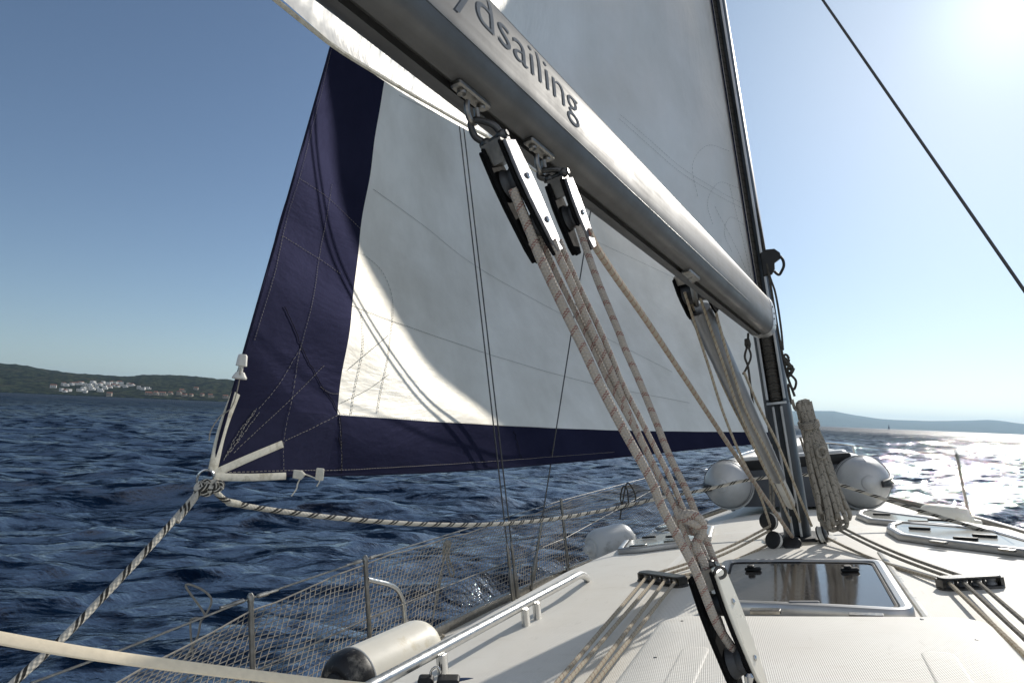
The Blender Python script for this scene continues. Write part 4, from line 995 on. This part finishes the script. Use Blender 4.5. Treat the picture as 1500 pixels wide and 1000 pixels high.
vbk, va_, vx_, vn_ = fiddle('vang_block', 'black double block under the boom at the head of the strut', 'pulley block', PX(1008, 400, 2.93), PX(1032, 460, 2.97), nv, .085, .115, (M['dkgrey'], M['matte']), M['matte'], ((.45, .05),), tp)
MB().lathe(PX(1043, 430, 2.93), cvec(.8, .5, -.4), [(0, .017), (.03, .02), (.04, .012), (.06, .008), (.062, 0)], 14).build('becket_knob', M['darksteel'], vbk)
vp = MB()
for pts, za, zb in (([(1003, 428), (1018, 475), (1037, 533), (1058, 600), (1082, 660), (1112, 722), (1128, 768)], 2.9, 3.42), ([(1022, 425), (1039, 475), (1061, 538), (1082, 600), (1117, 679), (1139, 722), (1158, 764)], 2.9, 3.4), ([(1043, 436), (1056, 485), (1073, 542), (1092, 600), (1124, 662), (1152, 720), (1172, 764)], 2.9, 3.4), ([(1012, 440), (1032, 500), (1064, 575), (1102, 650), (1130, 706), (1150, 742)], 3.0, 3.5), ([(1090, 545), (1112, 596), (1140, 652), (1166, 715), (1189, 770)], 3.15, 3.44)):
    strand(vp, pts, za, zb, .0062)
tag(vp.build('vang_purchase', M['r_cream'], origin=B(0, -.2, .1)), 'thin red-flecked ropes running along the strut to the mast foot', 'rope')
# ---- turning blocks round the mast foot
def foot_block(x, y, z, r, ax, label, up=.5):
    c = PX(x, y, z); ax = nrm(ax); t = thing('turning_block', label, 'pulley block', c - U_ * r, 'turning blocks round the mast foot')
    MB().lathe(c - ax * .022, ax, [(0, r * .5), (.003, r * .86), (.01, r)], 24).build('cheek_plate', M['black'], t)
    MB().lathe(c - ax * .0115, ax, [(0, r * .94), (.003, r * .96), (.0115, r * .82), (.02, r * .96), (.023, r * .94)], 24).build('sheave', M['white_pl'], t)
    MB().lathe(c + ax * .012, ax, [(0, r), (.007, r * .86), (.01, r * .5), (.0105, 0)], 24).build('cheek_plate', M['black'], t)
    b = MB(); b.tube(spline([c + ax * .02 + U_ * -r * .5, c - U_ * (r * 1.5), c - U_ * (r * 1.9) + nrm(B(0, 0, 0) - c) * .01], 4), .007, 8); b.tube(spline([c - ax * .02 + U_ * -r * .5, c - U_ * (r * 1.5), c - U_ * (r * 1.9)], 4), .007, 8); b.build('shackle', M['darksteel'], t)
    return c
fbk = [foot_block(1126, 763, 3.50, .046, cvec(-.75, .1, -.65), 'turning block standing highest on the left side of the mast foot'),
       foot_block(1134, 791, 3.43, .044, cvec(-.8, .35, -.5), 'turning block lying low to the left of the mast foot'),
       foot_block(1160, 797, 3.40, .046, cvec(-.3, .8, -.5), 'turning block laid flat right behind the mast foot'),
       foot_block(1208, 757, 3.48, .046, cvec(.8, .2, -.6), 'turning block standing highest on the right side of the mast foot'),
       foot_block(1204, 782, 3.42, .043, cvec(.8, .35, -.5), 'turning block lying low to the right of the mast foot')]
# ---- control lines led aft
names = ['outermost left', 'second from the left', 'third from the left', 'innermost left']
for k, (st_, en) in enumerate((((1128, 770), (815, 1000)), ((1127, 777), (829, 1000)), ((1122, 799), (860, 1000)), ((1136, 803), (872, 1000)))):
    b = MB(); e = onD(*en, .03); o = toB(oL[k]); s0 = toB(PX(st_[0], st_[1], 3.45))
    ex = o + (e - o) * 1.6
    b.tube([B(*(s0 + (o - s0) * t)) - U_ * .02 * math.sin(math.pi * t) for t in np.linspace(0, 1, 10)] + [B(*(o + (ex - o) * t)) for t in np.linspace(.06, 1, 10)], .0062, 8)
    tag(b.build('control_line', M['r_cream'], origin=oL[k]), names[k] + ' of the four red-flecked lines running back through the left rope organiser', 'rope', 'lines led aft on the left')
namesR = ['leftmost', 'middle', 'rightmost']
for k, (st_, en) in enumerate((((1207, 785), (1500, 958)), ((1211, 766), (1500, 934)), ((1218, 764), (1500, 910)))):
    b = MB(); e = onD(*en, .03); o = toB(oR[k]); s0 = toB(PX(st_[0], st_[1], 3.45)); ex = o + (e - o) * 1.7
    b.tube([B(*(s0 + (o - s0) * t)) - U_ * .02 * math.sin(math.pi * t) for t in np.linspace(0, 1, 10)] + [B(*(o + (ex - o) * t)) for t in np.linspace(.06, 1, 10)], .0066, 8)
    tag(b.build('control_line', M['r_grey'] if k else M['r_cream'], origin=oR[k]), namesR[k] + ' of the three grey lines running back through the right rope organiser', 'rope', 'lines led aft on the right')
# ---- halyards down the right of the mast and the coil
hl = MB()
hl.rope([PX(1080, 160, 3.95), PX(1100, 262, 3.85), PX(1117, 350, 3.75), PX(1130, 425, 3.66), PX(1141, 492, 3.6), PX(1152, 545, 3.5), PX(1164, 580, 3.45)], .0062)
hl.rope([PX(1090, 200, 3.95), PX(1106, 290, 3.85), PX(1124, 390, 3.72), PX(1136, 430, 3.66), PX(1144, 480, 3.6), PX(1147, 512, 3.5)], .0055)
c0 = PX(1152, 525, 3.48)
for k in range(5): hl.rope([c0 + kx * .012 * math.cos(t + k) + ky * (-.018 * k + .02 * math.sin(t)) + kz * .012 * math.sin(t + k) + kx * .006 * k for t in np.linspace(0, 6.0, 8)], .0065, 4)
hl.rope([PX(1158, 548, 3.46), PX(1166, 558, 3.45), PX(1163, 570, 3.45), PX(1155, 563, 3.45), PX(1156, 575, 3.45), PX(1160, 592, 3.44)], .006)
tag(hl.build('halyard', M['r_dark'], origin=PX(1164, 580, 3.45)), 'dark weathered halyard falling down the right side of the mast to a knot', 'rope')
co_ = MB(); A_, Z_ = PX(1176, 588, 3.40), PX(1221, 757, 3.34); ad_ = nrm(Z_ - A_); LL = np.linalg.norm(Z_ - A_); sx_ = nrm(cvec(1, 0, 0) - ad_ * ad_.dot(cvec(1, 0, 0))); sz_ = cross(ad_, sx_)
for k in range(7):
    xf = -.046 + .0153 * k; xb = .04 - .0135 * k; l1 = LL * (.93 + .05 * ((k * 3) % 4)); l0 = LL * (.005 + .02 * ((k * 2) % 3)); zf = .034 * math.sqrt(max(.1, 1 - (xf / .055) ** 2)); pts = []
    for a_, sd in [(t, 1) for t in np.linspace(.03, .97, 9)] + [(t, -1) for t in np.linspace(.97, .03, 9)]:
        pin = (1 - .38 * math.exp(-((a_ - .2) / .1) ** 2)) * (.62 + .75 * a_); x = (xf if sd > 0 else xb) * pin; z = (zf if sd > 0 else -zf) * pin * (1 if .1 < a_ < .9 else .7)
        pts.append(A_ + ad_ * (l0 + (l1 - l0) * a_ + (-.015 if a_ < .05 else (.02 if a_ > .95 else 0))) + sx_ * (x + .004 * math.sin(8 * a_ + k * 2.1)) - sz_ * z * (1 if sz_.dot(kz) > 0 else -1))
    co_.tube(spline(pts + [pts[0]], 4), .0104, 8)
for k in range(3):
    q = A_ + ad_ * LL * (.18 + .018 * k); co_.tube([q + sx_ * .044 * math.cos(t) + sz_ * .042 * math.sin(t) + ad_ * .008 * math.sin(t) for t in np.linspace(0, 6.283, 22)[:-1]], .0072, 7, closed=True)
q = A_ + ad_ * LL * .44 - sz_ * .058 * (1 if sz_.dot(kz) > 0 else -1); co_.tube([q + sx_ * .022 * math.cos(t) + ad_ * .026 * math.sin(t) for t in np.linspace(0, 6.283, 16)[:-1]], .0072, 7, closed=True)
co_.rope([PX(1160, 585, 3.42), PX(1166, 600, 3.41), A_ + ad_ * .03, A_ + ad_ * .16, A_ + ad_ * .3], .0075)
co_.rope([Z_ + sx_ * -.03, PX(1212, 700, 3.33), PX(1222, 748, 3.33), PX(1219, 764, 3.34)], .0075)
tag(co_.build('rope_coil', M['r_grey'], origin=Z_), 'thick hank of coiled grey rope hanging on the right of the mast', 'coiled rope')
up_ = MB()
for xa, ya, xb, yb, za, zb in ((1168, 600, 1204, 772, 3.5, 3.46), (1172, 640, 1207, 752, 3.55, 3.5), (1122, 640, 1130, 745, 3.6, 3.52), (1130, 650, 1134, 770, 3.6, 3.48)):
    up_.tube([PX(xa, ya, za), PX((xa + xb) / 2 + 1, (ya + yb) / 2, (za + zb) / 2), PX(xb, yb, zb)], .006, 8)
tag(up_.build('mast_lines', M['r_grey'], origin=B(0, -.1, .1)), 'grey lines coming down out of the mast to the blocks at its foot', 'rope')
dk = MB(); dk.rope([PX(1096, 488, 3.42), PX(1095, 505, 3.4), PX(1091, 522, 3.4), PX(1096, 538, 3.4), PX(1100, 570, 3.42), PX(1106, 612, 3.45)], .0055); dk.rope([PX(1095, 505, 3.4), PX(1100, 522, 3.39), PX(1093, 540, 3.4), PX(1088, 548, 3.4)], .005); dk.lathe(PX(1094, 496, 3.41), -U_, [(0, .012), (.03, .016), (.05, .01)], 10)
tag(dk.build('hanging_cord', M['r_dark'], origin=PX(1100, 570, 3.42)), 'short dark cord hanging under the front end of the boom', 'rope')
# ---- headsail sheets
sh_ = MB()
sh_.rope([PX(296, 712, 2.25), PX(284, 728, 2.22), PX(232, 787, 2.05), (PX(166, 858, 1.9)), PX(96, 930, 1.76), PX(28, 992, 1.65), PX(-60, 1075, 1.52)], .0098, 10, 12)
sh_.rope([PX(300, 708, 2.25), PX(284, 732, 2.2), PX(270, 750, 2.15), PX(259, 764, 2.12)], .009, 8, 12)
for c_, ang, tl in (((297, 711), .3, 0), ((292, 716), 1.1, .5), ((300, 717), -.5, 1)):
    c0 = PX(c_[0], c_[1], 2.24); sh_.tube([c0 + cvec(math.cos(ang), math.sin(ang), .25) * .02 * math.cos(t) + cvec(-math.sin(ang) * .6, math.cos(ang) * .6, .8) * .016 * math.sin(t) for t in np.linspace(0, 6.283, 16)[:-1]], .009, 9, closed=True)
tag(sh_.build('headsail_sheet', M['r_white'], origin=PX(96, 930, 1.76)), 'white black-flecked rope leading tight from the sail corner down to the lower left', 'rope')
lz = MB()
LZ = [(309, 712, 2.24), (316, 720, 2.26), (330, 732, 2.3), (352, 739, 2.36), (400, 747, 2.5), (480, 757, 2.7), (560, 764, 2.92), (640, 768, 3.15), (720, 767.5, 3.4), (800, 761, 3.75), (880, 748, 4.1), (960, 731, 4.35), (1040, 715, 4.4), (1100, 702, 4.3), (1180, 695, 4.2), (1226, 708, 4.05), (1330, 742, 3.75), (1440, 776, 3.35), (1540, 806, 3.0)]
lz.rope([PX(*p) for p in LZ], .0098, 14, 10)
for c_, ang in (((311, 713), .8), ((316, 711), -.3)):
    c0 = PX(c_[0], c_[1], 2.25); lz.tube([c0 + cvec(math.cos(ang), math.sin(ang), .2) * .019 * math.cos(t) + cvec(-math.sin(ang) * .7, math.cos(ang) * .7, .7) * .016 * math.sin(t) for t in np.linspace(0, 6.283, 16)[:-1]], .009, 9, closed=True)
lz.cur = 1; c1, c2 = PX(334, 735, 2.31), PX(350, 738, 2.355); lz.lathe(c1, c2 - c1, [(0, .0115), (.004, .0125), (np.linalg.norm(c2 - c1), .0118)], 14)
tag(lz.build('lazy_sheet', [M['r_white'], M['tape']], origin=PX(720, 768, 3.4)), 'slack black-flecked rope sagging from the sail corner round ahead of the mast', 'rope')
# ================================================================== DINGHY
DF = 1.92
cl_, cr_ = onF(1068, 708, DF), onF(1262, 705, DF); rl_, rr_ = .192, .196
print('DINGHY', cl_, cr_)
din = thing('dinghy', 'grey inflatable dinghy lashed upright on the foredeck ahead of the mast', 'inflatable dinghy', BD((cl_[0] + cr_[0]) / 2, 2.6))
def dtube(c, sg, r):
    pts = []
    for t in np.linspace(0, 1, 16): pts.append(np.array([c[0] - sg * (.0 + .55 * t ** 2.4) - sg * .0, c[1] + 2.0 * t, c[2] - .02 + .12 * t ** 2]))
    a = MB(); a.tube([B(*p) for p in pts], r, 28); a.build('tube', M['pvc'], din, sharp=60)
    ax = np.array([sg * .16, -1, .02]); ax = ax / np.linalg.norm(ax); w = S_ * ax[0] + F_ * ax[1] + U_ * ax[2]; o = B(*c) - F_ * .0
    cn = MB(); cn.lathe(o - w * .02, w, [(0, r * 1.004), (.03, r * 1.0), (.07, r * .97), (.115, r * .91), (.16, r * .81), (.205, r * .65), (.23, r * .52), (.252, r * .36), (.258, r * .285), (.272, r * .27), (.283, r * .19), (.288, r * .08), (.289, 0)], 32); cn = cn.build('cone_end', M['pvcend'], din, sharp=25)
    # three dark rubbing stripes round the outer flank
    for k in (-1, 0, 1):
        s_ = MB(); P = []
        for f in np.concatenate([np.linspace(-.225, .1, 16), np.linspace(.2, 1.7, 12)]):
            rr = r * 1.012 * float(np.interp(-f, [-9, .01, .05, .095, .14, .185, .21, .24], [1, 1, .97, .91, .81, .65, .52, .36])); th = .15 * k; t = max(0, f) / 2.0
            cen = np.array([c[0] - sg * .55 * t ** 2.4, c[1] + f, c[2] - .02 * (f > 0) + .12 * t ** 2]) + (np.array([sg * .16 * -f, 0, 0]) if f < 0 else 0)
            P.append(B(*(cen + np.array([sg * rr * math.cos(th), 0, rr * math.sin(th) - .01]))))
        s_.tube(P, .0115, 6); s_.build('rub_strip', M['dkgrey'], din)
    e1_ = nrm(cross(w, U_)); e2_ = cross(w, e1_)
    for d_, q_ in ((.012, 1.004), (.055, .985)):
        MB().tube([o + w * d_ + (e1_ * math.cos(a) + e2_ * math.sin(a)) * r * q_ for a in np.linspace(0, 6.283, 49)[:-1]], .0028, 6, closed=True).build('welded_seam', M['grey'], din)
    v = MB(); v.lathe(B(c[0], c[1] + .03, c[2] - r * .99), -U_, [(0, .012), (.012, .01), (.014, .016), (.03, .016), (.031, 0)], 10); v.build('valve', M['black'], din)
dtube(cl_, -1, rl_); dtube(cr_, 1, rr_)
m_ = (cl_ + cr_) / 2; hw = (cr_[0] - cl_[0]) / 2
tr_ = MB(); tr_.prism(rrect(hw - .06, .17, .03, 4), B(m_[0], m_[1] + .03, m_[2] - .02), S_ + U_ * ((cr_[2] - cl_[2]) / (2 * hw)), U_, F_, .04, .006); tr_.build('transom', M['transom'], din)
MB().prism(rrect(hw - .04, .04, .015, 4), B(m_[0], m_[1] + .02, m_[2] + .155), S_, U_, F_, .07, .01).build('transom_cap', M['black'], din)
MB().prism(rrect(hw - .05, .14, .05, 5), B(m_[0], m_[1] + .5, m_[2] + .17), S_, F_, U_, .035, .012).build('seat', M['pvc'], din)
MB().prism(rrect(hw - .1, .85, .2, 5), B(m_[0], m_[1] + .93, m_[2] - .15), S_, F_, U_, .05, .01).build('floor', M['transom'], din)
bwt = MB(); bwt.tube(spline([B(cl_[0] + .52, cl_[1] + 1.96, cl_[2] + .1), B(m_[0] - .12, m_[1] + 2.12, m_[2] + .14), B(m_[0] + .12, m_[1] + 2.12, m_[2] + .14), B(cr_[0] - .52, cr_[1] + 1.96, cr_[2] + .1)], 5), .19, 24); bwt.build('bow_tube', M['pvc'], din, sharp=60)
# ================================================================== FENDERS
def fender(label, p, q, r, mat, endmat=None, lan=None, endq=None):
    d = nrm(q - p); L = np.linalg.norm(q - p); t = thing('fender', label, 'fender', (p + q) / 2 - U_ * r)
    pr = [(0, r * .16), (.004, r * .5)] + [(r * .75 * (1 - math.cos(a)), r * (.5 + .5 * math.sin(a))) for a in np.linspace(.15, 1.5708, 9)] 
    pr = pr + [(L - x, y) for x, y in pr[::-1]]
    MB().lathe(p, d, pr, 32).build('body', mat, t, sharp=60)
    for a, s_, mt in ((p, -1, endmat or mat), (q, 1, endq or mat)):
        MB().lathe(a - d * s_ * .004, d * s_, [(0, r * .5), (.012, r * .46), (.02, r * .24), (.055, r * .2), (.06, r * .12), (.061, 0)], 18).build('end_eye', mt, t)
    if endmat: 
        MB().lathe(p - d * .003, d, [(x, y * 1.01 + .001) for x, y in pr[:11]] + [(r * .78, r * 1.012)], 32).build('end_cap', endmat, t, sharp=60)
        MB().tube([p + d * (r * .8) + (nrm(cross(d, U_)) * math.cos(a) + nrm(cross(d, nrm(cross(d, U_)))) * math.sin(a)) * r * 1.004 for a in np.linspace(0, 6.283, 40)[:-1]], .004, 8, closed=True).build('cap_rim', M['white_pl'], t)
    if lan is not None: MB().rope(lan, .0055).build('lanyard', M['r_plain'], t)
    return t
p, q = B(*onU(492, 1008, -.14)), B(*onU(626, 942, -.13))
fender('cream fender with a scuffed black end lying inside the near handrail', p, q, .108, M['fender'], M['fenderend'], [q + nrm(q - p) * .04, PX(640, 938, 3.0), PX(650, 931, 3.02), PX(646, 929, 3.0)])
p, q = B(*onU(861, 806, -.10)), B(*onU(918, 790, -.06))
fender('pale grey fender standing out on the left deck edge beyond the shrouds', B(*onU(866, 803, -.09)), B(*onU(921, 788, -.07)), .118, M['fendergrey'])
p, q = B(*onU(1348, 757, -.12)), B(*onU(1424, 765, -.16))
fender('long whitish fender along the right deck edge behind the skylights', p, q, .1, M['fender'], None, None, None)
# ================================================================== LIFELINE, NET, CORDS
tops = [stP[k] for k in (367, 535, 822, 968)]
def sline(f): return -(float(hb(f)) - .055)
LP = [onS(45, 1000, -1.62), onS(168, 955, -1.64), onS(279, 911, -1.66)] + tops + [np.array([-.52, 3.0, .36])]
LP = [np.array(p) for p in LP]
MB().tube([B(*p) for p in LP], .0035, 7).build('lifeline', M['dullsteel'], yacht)
for k in range(2, 6):
    a, c = LP[k], LP[k + 1]
MB().tube([B(*(p * np.array([1, 1, 0]) + np.array([0, 0, (p[2] + float(ue(p[1]))) / 2]))) for p in LP], .003, 7).build('lifeline', M['dullsteel'], yacht)
MB().tube([B(1.05, .2, .28), B(*stS), B(.52, 3.0, .36)], .0032, 7).build('lifeline', M['dullsteel'], yacht)
for p in (tops[0], tops[1]):
    d = F_; w = B(*p)
    for s_ in (-1, 1): MB().lathe(w + d * s_ * .03, d * s_, [(0, .004), (.004, .008), (.05, .008), (.055, .005), (.1, .005)], 8).build('lifeline_clip', M['dullsteel'], yacht)
FA, FB = -3.3, 3.0
lpf = np.array([p[1] for p in LP]); lpu = np.array([p[2] for p in LP]); lps = np.array([p[0] for p in LP])
def net_pt(f, w):                                  # w: 0 toe rail .. 1 lifeline
    top = np.interp(f, lpf, lpu); tops_ = np.interp(f, lpf, lps)
    ks = np.interp(f, [-3.3, -2.3, -1.48, -.93, .1, .82, 3], [.35, .12, .02, .02, .06, .02, .05])
    top = top - ks * .35 * (1 if f > -2.4 else 1) - .004 - .007 * abs(math.sin(f * 7.3))
    bot = float(ue(f)) + .035; s0 = -(float(hb(f)) - .03)
    s = s0 + (tops_ - s0) * w - .05 * math.sin(math.pi * w) * (1 + .5 * math.sin(f * 2.1)); u = bot + (top - bot) * w - .02 * math.sin(math.pi * w) * math.sin(f * 3.7 + 1)
    return B(s, f + .05 * math.sin(math.pi * w) * math.sin(f * 2.6) + .18 * w * (1 - w), u)
nb = MB(); CR = .0018
for k in range(0, 21):
    w = k / 20; nb.tube([net_pt(f, min(1, max(0, w + .006 * math.sin(f * 23 + k)))) for f in np.linspace(FA, FB, 150)], CR * (1.8 if k in (0, 20) else 1), 3, caps=False)
for f in np.arange(FA, FB, .031):
    nb.tube([net_pt(f + .16 * w + .004 * math.sin(9 * w + f * 40), w) for w in np.linspace(0, 1, 12)], CR, 3, caps=False)
tag(nb.build('safety_net', M['net'], origin=B(-1.7, 0, -.27), sharp=0), 'fine pale netting laced between the left lifeline and the deck edge', 'netting')
gb = MB(); s0 = stP[535]; gp = [onS(538, 848, s0[0]), onS(575, 858, s0[0] + .01), onS(588, 874, s0[0] + .01), onS(592, 900, s0[0] + .01), onS(594, 945, s0[0] + .01)]
gb.tube(spline([B(*p) for p in gp], 5), .011, 10); gb.build('gate_brace', M['steel'], yacht)
cd = MB(); z_ = 2.9
cd.rope([PX(*p) for p in ((283, 962, 2.75), (280, 935, 2.78), (279, 910, 2.8), (284, 905, 2.79), (300, 900, 2.8), (272, 858, 2.8), (290, 860, 2.8), (307, 872, 2.8), (309, 884, 2.8), (300, 902, 2.79), (294, 910, 2.79), (288, 935, 2.78), (262, 985, 2.75))], .0042)
tag(cd.build('cord_loop', M['r_plain'], origin=PX(283, 962, 2.75)), 'thin cord tied in an upstanding loop on the lifeline at lower left', 'cord')
cd = MB(); cd.rope([PX(*p) for p in ((630, 928, 3.35), (638, 880, 3.5), (648, 830, 3.6), (654, 796, 3.65), (660, 795, 3.65), (657, 815, 3.62), (665, 838, 3.6), (660, 842, 3.6), (654, 815, 3.6), (657, 793, 3.64), (650, 797, 3.64), (648, 830, 3.6), (634, 905, 3.42))], .0048)
cd.ball(PX(656, 796, 3.63), .02, 7)
tag(cd.build('fender_line', M['r_plain'], origin=PX(630, 928, 3.35)), 'grey line knotted over the lifeline and leading down to the cream fender', 'cord')
cd = MB(); cd.rope([PX(*p) for p in ((908, 760, 5.6), (912, 735, 5.6), (918, 708, 5.6), (926, 714, 5.6), (931, 730, 5.6), (922, 742, 5.6), (919, 718, 5.6), (913, 712, 5.6), (909, 728, 5.6), (912, 742, 5.6))], .006)
tag(cd.build('cord_loop', M['r_dark'], origin=PX(908, 760, 5.6)), 'small dark cord bundle tied on the lifeline ahead of the grey fender', 'cord')
# webbing strap across the lower left, close to us
sp = MB(); sp.tube(spline([PX(*p) for p in ((-60, 922, .86), (0, 934, .88), (120, 955, .93), (240, 972, .99), (360, 987, 1.06), (480, 1001, 1.14), (600, 1012, 1.22))], 8), 1, 10, flat=(.0088, .003), up=cvec(0, .5, .86))
tag(sp.build('webbing_line', M['cream'], origin=PX(240, 972, .99)), 'flat cream webbing line stretched across the lower left foreground', 'webbing')
# snap shackle with a blue line, at the bottom edge
q = onD(636, 1000, .03); qb = B(*q); sn = thing('snap_shackle', 'black fitting with steel bail and blue rope at the bottom edge of the picture', 'shackle', qb - U_ * .03)
MB().prism(rrect(.022, .03, .01, 4), PX(625, 1000, 1.95), kx, ky, -kz, .04, .008).build('body', M['black'], sn)
MB().prism(rrect(.032, .018, .008, 4), PX(658, 994, 1.95), kx, ky, -kz, .05, .008).build('lever', M['black'], sn)
MB().tube(spline([PX(630, 992, 1.93), PX(632, 981, 1.93), PX(640, 976, 1.93), PX(645, 983, 1.93), PX(645, 994, 1.93)], 5), .0035, 8).build('bail', M['steel'], sn)
MB().rope([PX(668, 998, 1.93), PX(690, 998, 1.93), PX(715, 1002, 1.93), PX(760, 1012, 1.93)], .011).build('rope_end', M['blue'], sn)
